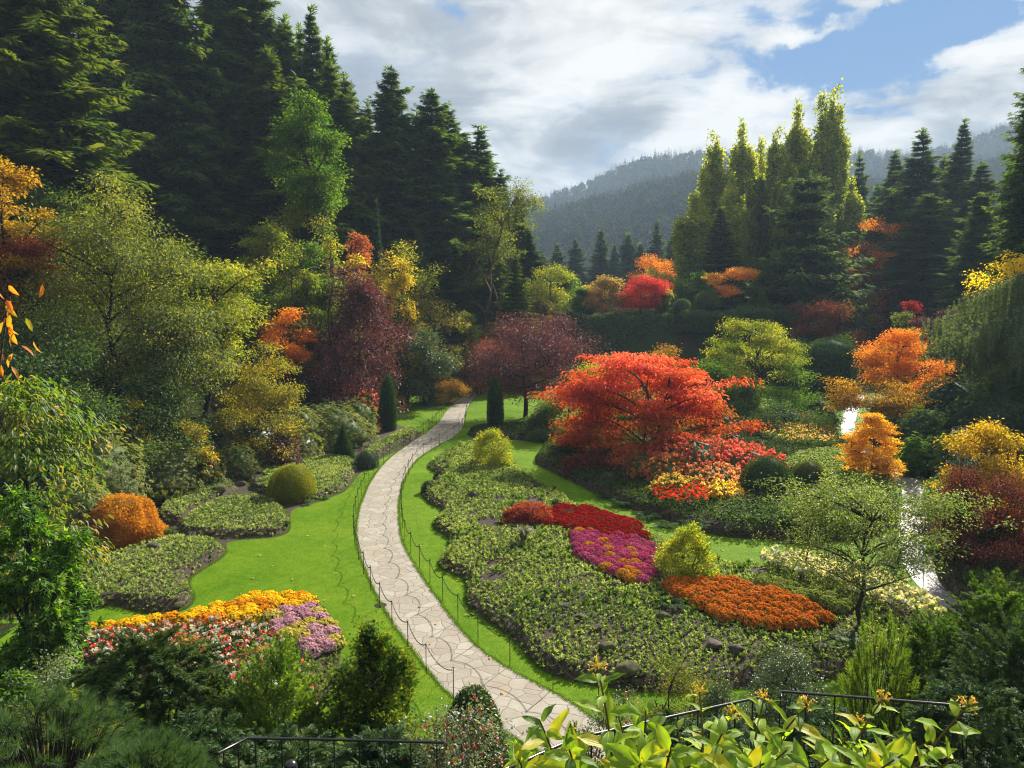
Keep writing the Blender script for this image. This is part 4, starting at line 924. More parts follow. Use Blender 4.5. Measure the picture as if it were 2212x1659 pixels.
# ---- broadleaved trees and shrubs of the left bank
tree('broadleaf_tree', 'bright green round headed tree among the dark conifers', 'tree', 662, 84, 186, 150, BGRN, ncl=200, npl=110, L=.32, cs=.075, prof='egg', lobe=.3, hb=.50, flat=.6, outl=.1, bough=.085)
tree('madrone_tree', 'leaning reddish limbed madrone with an open olive crown', 'tree', 1030, 106, 338, 140, OLIVEG, BR, hb=.42, ncl=130, npl=60, L=.30, cs=.075, flat=.5, prof='umb', lobe=.4, stems=2, lean=(.16, 0), tr=.36, hollow=.3, limbs=14)
for px, Y, yt, w, lm, lab, kw in [
 (605, 82, 372, 130, YGRN, 'yellow green tree below the dark cedar, highest on the bank', {}), (700, 82, 430, 130, YGRN, 'olive yellow tree left of the salmon maple', {}), (655, 78, 470, 120, BGRN, 'dull green tree between the two yellow bank trees', {}),
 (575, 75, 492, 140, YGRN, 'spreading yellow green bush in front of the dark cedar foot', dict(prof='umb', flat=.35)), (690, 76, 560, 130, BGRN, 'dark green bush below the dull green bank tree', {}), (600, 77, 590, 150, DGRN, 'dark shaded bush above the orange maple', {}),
 (834, 88, 486, 105, YEL, 'golden yellow tree above the dark green slope shrubs', {}), (892, 92, 515, 130, YGRN, 'thin stemmed yellow green tree leaning over the slope', dict(prof='fan', npl=50)), (855, 86, 590, 120, DGRN, 'dark green rounded bush under the thin stemmed tree', {}),
 (930, 88, 620, 150, OLIVE, 'arching olive brown tree right of the purple plum', dict(prof='umb', npl=55, flat=.4, lobe=.35)), (760, 84, 640, 100, DGRN, 'dark green bush behind the red purple plum', {}), (925, 82, 705, 120, RHOD, 'dark green leafy bush right of the red purple plum', {}),
 (1005, 92, 650, 60, YGRN, 'small yellow green sapling at the end of the lawn', {}), (500, 74, 620, 120, DGRN, 'dark shaded bush left of the orange maple', {}), (1190, 118, 565, 100, YGRN, 'pale yellow green tree right of the olive spruce', {}),
 (1225, 125, 590, 80, BGRN, 'light green tree in the gap below the hazy conifers', {}), (1257, 118, 618, 54, BGRN, 'slim grey green tree left of the ivy wall', dict(prof='cone')), (1160, 112, 640, 70, OLIVE, 'dull orange green bush beside the olive spruce', {}),
 (640, 76, 640, 110, BGRN, 'deep green bush right above the orange maple', {}), (440, 74, 560, 120, DGRN, 'dark bush between the big olive trees', {}), (545, 76, 640, 90, DGRN, 'shaded bush directly left of the orange maple', {}), (320, 70, 500, 160, DGRN, 'dark bush behind the top of the big olive tree', {}), (140, 62, 400, 200, DGRN, 'dark bush behind the golden tree', {})]:
    k = dict(hb=.1, ncl=85, npl=85, L=.27, cs=.085, prof='egg', lobe=.25, hollow=.4); k.update(kw)
    tree('broadleaf_tree', lab, 'tree', px, Y, yt, w, lm, **k)
tree('maple_tree', 'salmon red maple on the bank above the golden tree', 'maple tree', 756, 88, 440, 80, SALMON, ncl=70, npl=80, L=.26, cs=.09, flat=.4)
tree('maple_tree', 'golden orange maple below the salmon one', 'maple tree', 770, 84, 540, 80, YEL, ncl=60, npl=60, L=.34, cs=.1)
tree('maple_tree', 'vivid orange maple between the yellow bush and the red purple plum', 'maple tree', 607, 68, 652, 130, ORANGE, BD, hb=.25, ncl=85, npl=110, L=.17, cs=.075, flat=.32, prof='umb', lobe=.3)
tree('plum_tree', 'large red purple plum tree left of the lawn path', 'plum tree', 756, 71.5, 588, 250, PLUM, BD, D=5.5, hb=.02, ncl=300, npl=95, L=.22, ar=.55, cs=.045, flat=1.0, prof='egg', lobe=.30, stems=3, up=.3, outl=.22)
tree('plum_tree', 'purple leaved plum with a dark bare trunk over the lawn', 'plum tree', 1135, 74.5, 685, 300, PLUM, BD, hb=.24, ncl=260, npl=110, L=.19, ar=.55, cs=.055, flat=.6, prof='umb', lobe=.22, tr=.26, up=.2, outl=.12)
tree('plum_tree', 'small dark purple plum beside the ivy wall', 'plum tree', 1196, 104, 648, 90, PURP, BD, hb=.1, ncl=80, npl=70, L=.24, cs=.09)
shrub('maple_shrub', 'salmon red low maple behind the purple leaved plum', 1035, 92, 690, 130, SALMON, L=.2, ncl=90, npl=80, flat=.4)
shrub('maple_shrub', 'brown orange clipped maple at the end of the lawn', 968, 84, 764, 80, BRASS, cat='maple shrub', L=.13, prof='dome', hollow=.8, ncl=110, npl=90, lobe=.05, outl=.02, cs=.07)
shrub('dark_shrub', 'dark rounded bush between the red plum and the orange clipped maple', 915, 84, 740, 90, DGRN, L=.2)
tree('broadleaf_tree', 'tall olive green tree with bare crown twigs, largest on the left', 'tree', 225, 50, 378, 410, OLIVEG, BD, hb=.12, ncl=420, npl=100, L=.19, ar=.5, cs=.045, flat=.6, prof='egg', lobe=.3, limbs=18, tr=.22, hollow=.25, outl=.12, bow=.15, tz=.2)
tree('broadleaf_tree', 'light yellow green tree leaning out over the dark cedar foot', 'tree', 425, 56, 540, 250, YGRN, BD, hb=.2, ncl=190, npl=75, L=.22, cs=.055, flat=.45, prof='fan', lobe=.35, limbs=14, lean=(.12, 0), outl=.14)
tree('broadleaf_tree', 'wide brassy green tree with spreading lower boughs over the dark shrubs', 'tree', 345, 50, 640, 330, OLIVEG, BD, hb=.3, ncl=240, npl=95, L=.18, cs=.045, flat=.4, prof='umb', lobe=.3, limbs=16, outl=.1, droop=.5)
tree('broadleaf_tree', 'golden orange tree at the left edge below the sunlit fir', 'tree', -6, 47, 300, 150, leaf((.26, .13, .01), (.36, .22, .018), (.48, .33, .025), tr=.45, gl=.02), BD, hb=.2, ncl=190, npl=90, L=.2, cs=.06, lobe=.3, bough=.10)
tree('broadleaf_tree', 'crimson leaved tree at the left edge below the golden one', 'tree', 40, 47, 490, 190, leaf((.10, .015, .012), (.26, .03, .025), (.38, .08, .05), tr=.4, gl=.06), BD, hb=.3, ncl=130, npl=80, L=.18, cs=.07, lobe=.3)
shrub('broadleaf_shrub', 'green shrub at the left edge between golden and crimson trees', 20, 49, 455, 150, BGRN, L=.2)
shrub('broadleaf_shrub', 'dark shrub behind the drooping yellow green boughs at the left edge', 60, 42, 640, 260, DGRN, L=.2, ncl=140)
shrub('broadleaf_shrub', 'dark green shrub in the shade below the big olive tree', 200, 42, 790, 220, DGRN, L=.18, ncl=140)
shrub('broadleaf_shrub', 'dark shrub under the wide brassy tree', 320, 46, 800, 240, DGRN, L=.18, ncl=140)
shrub('golden_shrub', 'golden yellow shrub tree right of the wide brassy tree', 572, 53, 732, 185, leaf((.08, .10, .01), (.22, .22, .015), (.42, .33, .02), tr=.5, gl=.06), ncl=190, npl=90, L=.15, cs=.055, lobe=.22)
shrub('golden_shrub', 'small bright golden shrub above the hydrangea', 428, 46.5, 880, 100, YEL, ncl=60, npl=60, L=.17, cs=.08)
shrub('golden_shrub', 'small golden tuft of leaves under the brassy boughs', 282, 44, 845, 60, YEL, ncl=30, npl=50, L=.15, cs=.1)

# ---- row of evergreen shrubs along the left lawn
for px, Y, yt, w, lm, lab in [
 (768, 64, 858, 84, RHODY, 'rounded yellowish rhododendron beside the left clipped column'), (715, 60, 872, 150, RHODY, 'broad rhododendron behind the dark green cone'), (700, 66, 866, 110, RHOD, 'rhododendron at the back below the red purple plum'),
 (636, 57, 872, 120, RHODY, 'lumpy yellow green rhododendron left of the broad one'), (600, 52.5, 930, 90, leaf((.03, .02, .012), (.09, .03, .02), (.16, .08, .03), tr=.25, gl=.06), 'low bronze purple shrub before the lumpy rhododendron'),
 (645, 55, 935, 90, OLIVEG, 'bronze green shrub left of the dark green cone'), (555, 53, 900, 110, RHOD, 'grey green rhododendron under the golden shrub tree'), (510, 49.5, 960, 84, RHODY, 'pale small rhododendron right of the hydrangea'),
 (480, 53, 885, 110, RHOD, 'dark glossy shrub behind the hydrangea'), (345, 44.5, 945, 170, OLIVEG, 'dense grey olive shrub left of the hydrangea'), (400, 50, 900, 130, GLOSS, 'glossy dark shrub above the grey olive one'),
 (190, 40, 905, 200, RHODY, 'large pale green shrub above the orange laceleaf maple'), (270, 46, 880, 150, GLOSS, 'dark shrub in the shade above the pale green one'), (150, 36, 1010, 150, RHODY, 'pale leaved shrub left of the orange laceleaf maple'), (100, 38, 930, 160, GLOSS, 'dark glossy shrub at the back of the left corner')]:
    loc, h, wd = spot(px, Y, yt - 8, w * 1.2)
    thing('evergreen_shrub', lab, 'shrub', loc, [('evergreen_shrub', gen_rosette(h, wd, n=int(260 + 42 * h * wd), nl=7, L=.17).mesh('evergreen_shrub'), lm)], group='evergreen shrubs along the left lawn')
loc, h, wd = spot(436, 46.5, 946, 100)
b1, b2 = gen_rosette(h, wd, n=420, nl=6, L=.17, ar=.6, buds=26)
thing('hydrangea_shrub', 'light green hydrangea with dusty pink flower heads', 'hydrangea', loc, [('foliage', b1.mesh('hydrangea_leaf'), leaf((.05, .10, .02), (.12, .19, .03), (.24, .28, .06), tr=.4, gl=.06)), ('blossom', b2.mesh('hydrangea_flower'), leaf((.30, .22, .16), (.45, .22, .26), (.55, .35, .38)))])
loc, h, wd = spot(797, 68, 836, 66)
b1, b2 = gen_rosette(h, wd, n=260, nl=6, L=.18, buds=150)
thing('azalea_shrub', 'pink red azalea behind the left clipped column', 'azalea', loc, [('foliage', b1.mesh('azalea_leaf'), OLIVE), ('blossom', b2.mesh('azalea_flower'), leaf((.45, .06, .05), (.58, .12, .09), (.62, .25, .2)))])

# ---- clipped plants
def clip(name, label, cat, px, pyb, ytop, w, lm, **kw):
    x, Y = G(px, pyb); zt = at(px, ytop, Y)[2]; wd = w * Y / F
    thing(name, label, cat, (x, Y, 0), [(name, gen_clip(zt, wd, **kw).mesh(name), lm)])
clip('clipped_column', 'narrow clipped dark green column left of the path', 'topiary', 839, 930, 810, 38, THUJA, kind='column', n=9000, L=.13, ar=.3, updir=1.4, stripes=14, tm='dia')
clip('clipped_column', 'narrow clipped dark green column right of the path', 'topiary', 1070, 926, 818, 37, THUJA, kind='column', n=9000, L=.13, ar=.3, updir=1.4, stripes=14, tm='dia')
clip('clipped_dome', 'large clipped golden green dome in the left bed', 'topiary', 631, 1078, 1003, 107, GOLD, kind='dome', n=22000, L=.06, ar=.35, rough=.02)
clip('clipped_cone', 'clipped dark green cone in front of the broad rhododendron', 'topiary', 742, 992, 918, 52, THUJA, kind='cone', n=8000, L=.08, ar=.35)
clip('clipped_dome', 'low grey green cushion below the dark green cone', 'shrub', 792, 1010, 972, 54, leaf((.02, .04, .02), (.045, .075, .035), (.08, .11, .05), tr=.2), kind='dome', n=6000, L=.06, ar=.35, rough=.06)
clip('clipped_yew', 'big dark clipped yew block on the far side of the garden', 'topiary', 1791, 862, 730, 106, YEW, kind='block', n=16000, L=.22, ar=.3, updir=-.6, stripes=9, rough=.02, tm='dia')
clip('clipped_dome', 'dark green yew dome in the bed below the pink azaleas', 'topiary', 1656, 1092, 985, 134, YEW, kind='dome', n=20000, L=.08, ar=.35, rough=.03)
clip('clipped_dome', 'olive green low dome beside the dark yew dome', 'topiary', 1745, 1066, 996, 92, leaf((.02, .03, .006), (.05, .065, .010), (.10, .11, .015), tr=.25), kind='dome', n=12000, L=.07, ar=.35, rough=.04)
clip('laceleaf_maple', 'rounded orange laceleaf maple on the left bed', 'maple shrub', 262, 1172, 1070, 170, leaf((.26, .17, .012), (.54, .25, .014), (.68, .30, .035), tr=.40, gl=.03, var=0), kind='dome', n=30000, L=.13, ar=.5, rough=.2, updir=-.7, tm='spray', tvar=.9, inn=.66)
clip('laceleaf_maple', 'low dusty red laceleaf maple above the scarlet bed', 'maple shrub', 1145, 1146, 1088, 122, leaf((.16, .03, .018), (.34, .055, .035), (.42, .11, .06), tr=.42), kind='dome', n=18000, L=.13, ar=.5, rough=.22, updir=-.5, tm='spray', tvar=.9, inn=.66)
for px, pb, yt, w in [(926, 1064, 1044, 34), (952, 1038, 1022, 34), (1022, 1092, 1066, 40), (1052, 1078, 1056, 40)]:
    clip('heather_cushion', {926: 'dark brown green heather cushion on the scalloped edge near the path', 952: 'dark heather cushion in the notch of the bed edge', 1022: 'dark low cushion left of its twin mid bed', 1052: 'dark low cushion right of its twin mid bed'}[px], 'shrub', px, pb, yt - 6, w, leaf((.025, .024, .016), (.06, .055, .035), (.10, .09, .05), tr=.15), kind='dome', n=3500, L=.05, ar=.3, rough=.10)

# ---- the island bed
shrub('golden_shrub', 'round yellow green bush at the head of the island bed', 1065, 51.5, 926, 84, LIME, ybot=1016, ncl=110, npl=90, L=.12, cs=.07, lobe=.1, hollow=.6, up=.3, bough=0)
shrub('golden_shrub', 'upright yellow bush between magenta and orange beds', 1487, 30.3, 1132, 128, LIME, ybot=1290, ncl=150, npl=90, L=.10, cs=.06, lobe=.15, hollow=.5, up=.5, prof='col', bough=0)
MUMM = {'red': leaf((.16, .002, .003), (.33, .006, .008), (.45, .02, .02), tr=.25, gl=.01), 'magenta': leaf((.28, .012, .11), (.46, .05, .22), (.58, .18, .36), tr=.25, gl=.01), 'bronze': leaf((.42, .17, .02), (.55, .25, .03), (.62, .34, .06), tr=.25, gl=.01),
        'orange': leaf((.38, .10, .010), (.56, .18, .018), (.68, .28, .05), tr=.25, gl=.01), 'green': leaf((.13, .19, .05), (.23, .29, .08), (.38, .40, .14), tr=.3, gl=.01), 'yellow': leaf((.64, .40, .004), (.82, .58, .008), (.88, .68, .03), tr=.25, gl=.01),
        'amber': leaf((.58, .24, .005), (.74, .35, .008), (.80, .44, .02), tr=.25, gl=.01), 'lilac': leaf((.42, .20, .34), (.56, .33, .48), (.68, .48, .60), tr=.25, gl=.01), 'lemon': leaf((.42, .36, .06), (.58, .50, .12), (.68, .62, .22), tr=.25, gl=.01)}
LEAFM = leaf((.02, .05, .01), (.05, .09, .02), (.09, .13, .03), tr=.3)
mums = []
for i in range(3):
    a, b = gen_mum(); mums.append((a.mesh('mum_blossom'), b.mesh('mum_foliage')))
MLAB = {'red': 'deep red chrysanthemum mound in the scarlet bed below the laceleaf maple', 'magenta': 'magenta chrysanthemum mound in the bed below the scarlet one', 'bronze': 'bronze yellow chrysanthemum mound among the magenta ones', 'orange': 'rust orange chrysanthemum mound in the bed beside the small tree',
        'green': 'green unopened chrysanthemum mound between the orange and white flowers', 'yellow': 'golden yellow chrysanthemum mound along the lawn above the dark shrub', 'amber': 'amber orange chrysanthemum mound among the golden yellow ones',
        'lilac': 'lilac chrysanthemum mound beside the pale yellow ones', 'lemon': 'pale yellow chrysanthemum mound among the lilac ones'}
for key, sp, bed in (('red', .53, 'island'), ('magenta', .52, 'island'), ('orange', .60, 'island'), ('green', .56, 'island'), ('yellow', .58, 'mums'), ('mixed', .56, 'mums')):
    poly = MUMG[key]; lo, hi = poly.min(0), poly.max(0); k = 0
    for yy in np.arange(lo[1], hi[1] + sp, sp * .87):
        k += 1
        for xx in np.arange(lo[0] + (k % 2) * sp / 2, hi[0] + sp, sp):
            p = np.array([[xx + U(-.07, .07), yy + U(-.07, .07)]])
            if not inside(p, poly)[0]: continue
            z = float(beds[bed].z(p)[0]); r = U(0, 1)
            c = {'magenta': 'bronze' if r < .2 else 'magenta', 'yellow': 'amber' if r < .25 else 'yellow', 'mixed': 'lemon' if r < .42 else 'lilac'}.get(key, key)
            bm_, fm_ = mums[int(U(0, 3))]; s = U(.88, 1.1) * sp / .5 * (1.02 if bed == 'mums' else .92)
            thing('chrysanthemum', MLAB[c], 'chrysanthemum', (p[0, 0], p[0, 1], z + .06), [('foliage', fm_, LEAFM), ('blossom', bm_, MUMM[c])], rot=U(0, 6.28), s=s, group=c + ' chrysanthemum mounds')

def flower_patch(poly, bed, sp, leafm, sets, label, hgt=.3, L=.11, nl=9, name='bedding_flowers'):
    """bedding plants too small and many to tell apart"""
    P0 = smooth_poly(GP(poly), 1); lo, hi = P0.min(0), P0.max(0); X, Y = np.meshgrid(np.arange(lo[0], hi[0], sp), np.arange(lo[1], hi[1], sp))
    P = np.stack([X.ravel(), Y.ravel()], 1) + U(-.4, .4, (X.size, 2)) * sp; P = P[inside(P, P0)]; n = len(P)
    z = beds[bed].z(P) if bed else np.zeros(n); hh = hgt * U(.7, 1.25, n); mb = MB()
    for k in range(nl):
        a = U(0, 6.28, n); d = np.stack([np.cos(a), np.sin(a), U(-.2, .9, n)], 1)
        put(mb, np.c_[P + rng.normal(0, sp * .2, (n, 2)), z + hh * U(.2, 1, n)], d, np.array([0, 0, 1.0]) + rng.normal(0, .5, (n, 3)), L * U(.7, 1.3, n), L * .5, 'fold', .5 + .2 * rng.normal(0, 1, n))
    r = stuff(name, mb.mesh(name), leafm, label, 'flowers')
    for pname, frac, mm, sz, per in sets:
        q = U(0, 1, n) < frac; Pq = np.repeat(P[q], per, 0); m = len(Pq); f = MB()
        put(f, np.c_[Pq + rng.normal(0, sp * .22, (m, 2)), np.repeat((z + hh)[q], per) + U(-.02, .08, m)], rng.normal(0, 1, (m, 3)) + np.array([0, 0, .3]), np.array([0, -.2, 1.0]) + rng.normal(0, .6, (m, 3)), sz * U(.7, 1.3, m), sz * U(.6, 1, m), 'disc', .5 + .22 * rng.normal(0, 1, m))
        link(pname, f.mesh(pname), mm, r)
    return r
flower_patch([(100, 1420), (180, 1404), (300, 1392), (440, 1380), (560, 1384), (600, 1408), (660, 1460), (680, 1500), (690, 1560), (600, 1560), (450, 1500), (250, 1470), (120, 1450)], 'mums', .2, LEAFM,
             [('silver_leaf', .45, GREYW, .12, 6), ('red_blossom', .55, leaf((.5, .02, .02), (.66, .05, .05), (.7, .2, .2), tr=.3), .085, 4), ('white_blossom', .12, leaf((.6, .55, .55), (.7, .66, .66), (.75, .72, .72)), .07, 3)], 'red flowers mixed with silver leaved plants below the golden mounds')
flower_patch([(1646, 1238), (1720, 1236), (1806, 1254), (1926, 1290), (2046, 1368), (2030, 1384), (1940, 1372), (1850, 1340), (1760, 1304), (1680, 1276), (1640, 1262)], 'island', .24, leaf((.06, .09, .03), (.13, .17, .05), (.25, .27, .09), tr=.35, gl=.06),
             [('white_blossom', .9, CREAM, .13, 8), ('silver_leaf', .4, GREYW, .16, 6)], 'band of cream white flowers and silver leaves along the right lawn', .75, .13)
flower_patch([(1450, 1085), (1400, 1100), (1440, 1120), (1520, 1122), (1540, 1100), (1500, 1082)], 'maple', .25, DGRN, [('red_blossom', .8, SCARL, .12, 5)], 'scarlet begonias among dark leaves below the pink azaleas', .5)
flower_patch([(1690, 932), (1770, 930), (1775, 920), (1700, 918)], 'maple', .3, DGRN, [('red_blossom', .9, SCARL, .15, 6)], 'strip of scarlet flowers left of the far wet path', .5)
flower_patch([(1960, 935), (2040, 948), (2080, 945), (2010, 920), (1950, 918)], 'right', .3, DGRN, [('red_blossom', .9, SCARL, .15, 6)], 'strip of scarlet flowers right of the far wet path', .5)
flower_patch([(1630, 968), (1700, 985), (1800, 986), (1826, 962), (1800, 946), (1720, 940), (1650, 945)], 'maple', .3, DGRN, [('orange_blossom', .6, leaf((.5, .2, .03), (.6, .32, .08), (.65, .5, .25)), .11, 4)], 'dark low bed dotted with small orange flowers left of the wet path', .55, .16, 12)
flower_patch([(1690, 1050), (1800, 1060), (1830, 1020), (1850, 990), (1780, 990), (1700, 1010)], 'maple', .28, GC, [], 'low pale green leafy plants between the olive dome and the wet path', .3, .16, 10, 'low_plants')
flower_patch([(1530, 1160), (1690, 1168), (1730, 1135), (1700, 1100), (1560, 1118)], 'maple', .28, DGRN, [('pink_blossom', .15, leaf((.25, .12, .18), (.32, .16, .24), (.4, .2, .3)), .07, 2)], 'low dark shrubby plants below the dark yew dome', .6, .16, 12, 'low_plants')
flower_patch([(1700, 1164), (1920, 1156), (1936, 1100), (1925, 1060), (1860, 1040), (1760, 1090)], 'maple', .28, DGRN, [], 'dark leafy plants behind the small open tree', .7, .17, 13, 'low_plants')
flower_patch([(1890, 1010), (2000, 1010), (2060, 1000), (2010, 960), (1940, 950)], 'right', .28, GC_SHADE, [], 'low green mossy plants right of the small orange tree', .4, .15, 12, 'low_plants')

# ---- red maple and its neighbours
tree('maple_tree', 'great scarlet red spreading maple in the middle of the garden', 'maple tree', 1398, 53.5, 752, 395, REDM, BD, ybot=1010, hb=.12, ncl=270, npl=140, L=.25, ar=.38, cs=.044, flat=.24, tm='fold', prof='dome', lobe=.2, limbs=22, tr=.2, stems=2, hollow=.5, D=9.5, tz=.75, tvar=.5, droop=.45, outl=.13, bow=.2)
for px, Y, yt, w, lm, lab, kw in [
 (1222, 66, 800, 130, OLIVE, 'olive green shrub at the left shoulder of the red maple', {}), (1285, 70, 770, 110, LIME, 'bright lime green shrub above the red maple on its left', {}), (1430, 72, 735, 130, BRASS, 'coppery green maple rising behind the red maple', dict(prof='fan', flat=.3)),
 (1180, 63, 880, 90, DGRN, 'dark shrub between the plum trunk and the red maple', {}), (1535, 72, 780, 120, BGRN, 'yellow green shrub right behind the red maple', {}), (1600, 70, 830, 100, DGRN, 'dark shrub below the arching tree', {}), (1700, 73, 780, 120, BGRN, 'leafy green shrub right of the arching trunk', {}),
 (1600, 76, 800, 110, YGRN, 'yellow green shrub left of the arching trunk', {}), (1720, 66, 872, 150, DGRN, 'dark spreading shrub below the arching tree', {}), (1640, 62, 890, 130, GLOSS, 'dark glossy shrub right of the red maple tip', {}), (1320, 90, 720, 90, DGRN, 'dark green conifer like bush against the ivy wall', dict(prof='cone')),
 (1230, 56, 930, 80, DGRN, 'dark low shrub under the left edge of the red maple', {}), (1275, 50, 985, 110, MAROON, 'shaded maroon shrub below the red maple', {})]:
    k = dict(ncl=80, npl=80, L=.19, cs=.085); k.update(kw); shrub('broadleaf_shrub', lab, px, Y, yt, w, lm, **k)
tree('broadleaf_tree', 'arching umbrella shaped green tree with a curved dark trunk', 'tree', 1645, 77, 684, 215, YGRN, BD, hb=.38, ncl=190, npl=100, L=.2, cs=.05, flat=.4, prof='dome', lobe=.12, limbs=14, tr=.3, hollow=.84, lean=(-.1, 0), outl=.06, droop=.7, bough=.04)
for px, Y, yt, w, fm, nb, lab in [
 (1500, 48.5, 940, 190, leaf((.42, .06, .05), (.58, .12, .12), (.66, .26, .22), tr=.4), 620, 'coral pink azalea directly under the red maple'), (1560, 49.5, 950, 150, leaf((.42, .05, .06), (.6, .13, .14), (.68, .3, .28), tr=.4), 560, 'rose pink azalea between the coral and the bright pink ones'), (1395, 48.5, 975, 120, leaf((.35, .05, .03), (.5, .12, .08), (.55, .25, .2), tr=.4), 240, 'rusty green azalea with red flowers, nearest the maple trunk'), (1612, 48, 962, 160, PINK, 620, 'bright pink azalea at the right end of the azalea bank'), (1440, 46.5, 985, 130, leaf((.35, .06, .03), (.5, .15, .08), (.55, .3, .2), tr=.4), 260, 'green azalea with scattered red flowers left of the coral pink one'),
 (1540, 45, 1005, 170, leaf((.5, .12, .10), (.6, .25, .16), (.66, .42, .25), tr=.4), 560, 'peach flowered azalea in front of the coral pink one'), (1565, 42.5, 1045, 120, leaf((.55, .34, .02), (.7, .5, .05), (.75, .62, .2), tr=.4), 560, 'yellow flowered azalea beside the dark yew dome'), (1460, 43.5, 1030, 120, leaf((.4, .25, .04), (.5, .35, .08), (.5, .45, .2), tr=.4), 320, 'green azalea with few yellow flowers above the scarlet begonias')]:
    loc, h, wd = spot(px, Y, yt - 6, w * 1.12); b1, b2 = gen_rosette(h, wd, n=800, nl=6, L=.15, buds=int(nb * 1.25))
    thing('azalea_shrub', lab, 'azalea', loc, [('foliage', b1.mesh('azalea_leaf'), leaf((.05, .07, .012), (.13, .14, .02), (.26, .22, .04), tr=.4, gl=.05)), ('blossom', b2.mesh('azalea_flower'), fm)], group='azaleas below the red maple')

# ---- planting on the mound
tree('maple_tree', 'crimson maple on top of the ivy wall', 'maple tree', 1386, 117, 597, 125, REDP, BD, ybot=676, hb=.15, ncl=110, npl=100, L=.24, cs=.065, flat=.35, prof='umb')
tree('maple_tree', 'small light orange maple on the mound with a fan of branches', 'maple tree', 1585, 117, 578, 110, ORANGEL, BD, ybot=660, hb=.25, ncl=90, npl=80, L=.22, cs=.06, flat=.3, prof='fan', lobe=.25)
for px, Y, yt, w, lm, lab, yb in [(1312, 118, 598, 90, leaf((.12, .11, .02), (.30, .22, .06), (.45, .30, .12), tr=.45), 'tan golden tree left of the crimson maple on the mound', 675), (1432, 119, 622, 54, YGRN, 'round yellow green bush right of the crimson maple', 675), (1500, 124, 584, 86, BGRN, 'open green tree behind the small clipped dome', 660),
                              (1405, 165, 540, 100, ORANGE, 'dull orange tree behind the crimson maple', 640), (1410, 150, 572, 70, LIME, 'lime green weeping tree above the crimson maple', 640), (1470, 155, 560, 90, DGRN, 'dark green tree left of the conical cedar', 650), (1285, 118, 625, 46, leaf((.30, .16, .06), (.45, .26, .12), (.5, .36, .2), tr=.45), 'pale apricot bush at the left end of the mound', 672)]:
    shrub('broadleaf_tree' if yt < 600 else 'broadleaf_shrub', lab, px, Y, yt, w, lm, cat='tree' if yt < 600 else 'shrub', ybot=yb, ncl=75, npl=75, L=.3, cs=.08)
def clipz(name, label, px, Y, yb, yt, w, lm, **kw):
    p = at(px, yb, Y); zt = at(px, yt, Y)[2]
    thing(name, label, 'topiary', p, [(name, gen_clip(zt - p[2], w * Y / F, **kw).mesh(name), lm)])
clipz('clipped_dome', 'small clipped dome with pale rim before the light orange maple', 1527, 115.5, 664, 628, 56, leaf((.03, .05, .012), (.07, .10, .025), (.14, .17, .05), tr=.3), kind='dome', n=6000, L=.12)
clipz('clipped_dome', 'low dark clipped ball right of the yellow green bush', 1474, 115, 676, 644, 42, DGRN, kind='dome', n=4000, L=.12)
clipz('clipped_dome', 'tiny clipped ball right of the light orange maple', 1625, 116, 660, 642, 22, DGRN, kind='dome', n=2000, L=.12)
clipz('clipped_cone', 'small dense pine at the right end of the mound', 1645, 115.5, 662, 626, 30, BGRN, kind='cone', n=3000, L=.2, rough=.12)
for px, w, yt, lab in [(1500, 70, 668, 'rounded hedge mound at the left of the wall top under the clipped dome'), (1555, 84, 672, 'broad rounded hedge mound below the small clipped dome'), (1622, 90, 662, 'rounded hedge mound below the light orange maple'), (1682, 62, 668, 'rounded hedge mound next to the end of the wall'), (1708, 36, 676, 'narrow hedge mound at the right end of the wall')]:
    clipz('clipped_hedge', lab, px, 113.2 + (px > 1600) * .8, 716, yt, w, leaf((.022, .05, .012), (.05, .10, .022), (.11, .16, .04), tr=.3, gl=.04), kind='block', n=7000, L=.2, rough=.05)
def rail_fence():
    A = at(1545, 656, 114.6); B = at(1722, 660, 114.6); r = bpy.data.objects.new('mound_railing', None); COL.objects.link(r)
    tag(r, 'thin grey railing of the look-out on the mound beside the orange maple', 'railing')
    for k in range(9):
        mb = MB(); x = A[0] + (B[0] - A[0]) * k / 8; tube(mb, [(x, A[1], 8.9), (x, A[1], 10.5)], .035, 6, cap=True); link('post', mb.mesh('post'), M['iron'], r)
    for z in (9.9, 10.45):
        mb = MB(); tube(mb, [(A[0], A[1], z), (B[0], B[1], z)], .022, 6, cap=True); link('rail', mb.mesh('rail'), solid('grey_paint', (.16, .16, .17), (.2, .2, .21), 4, .5, 0), r)
rail_fence()

# ---- right side
tree('maple_tree', 'tall orange maple at the far wet path', 'maple tree', 1950, 70, 696, 165, leaf((.34, .13, .012), (.58, .25, .02), (.66, .17, .04), tr=.45, gl=.03), BD, hb=.25, ncl=220, npl=80, L=.19, cs=.055, flat=.5, prof='egg', lobe=.35, tz=.5, outl=.14, up=.25)
tree('maple_tree', 'low olive brown maple arching below the tall orange one', 'maple tree', 1890, 64, 820, 200, BRASS, BD, hb=.3, ncl=120, npl=80, L=.18, cs=.06, flat=.3, prof='umb', lobe=.25)
tree('maple_tree', 'small upright golden orange maple left of the wet path', 'maple tree', 1888, 47, 886, 122, leaf((.46, .23, .015), (.66, .37, .025), (.76, .48, .06), tr=.42, gl=.03), BD, ybot=1066, hb=.10, ncl=260, npl=80, L=.13, cs=.05, flat=.25, prof='egg', lobe=.35, hollow=.25, outl=.14, up=.25, bough=0)
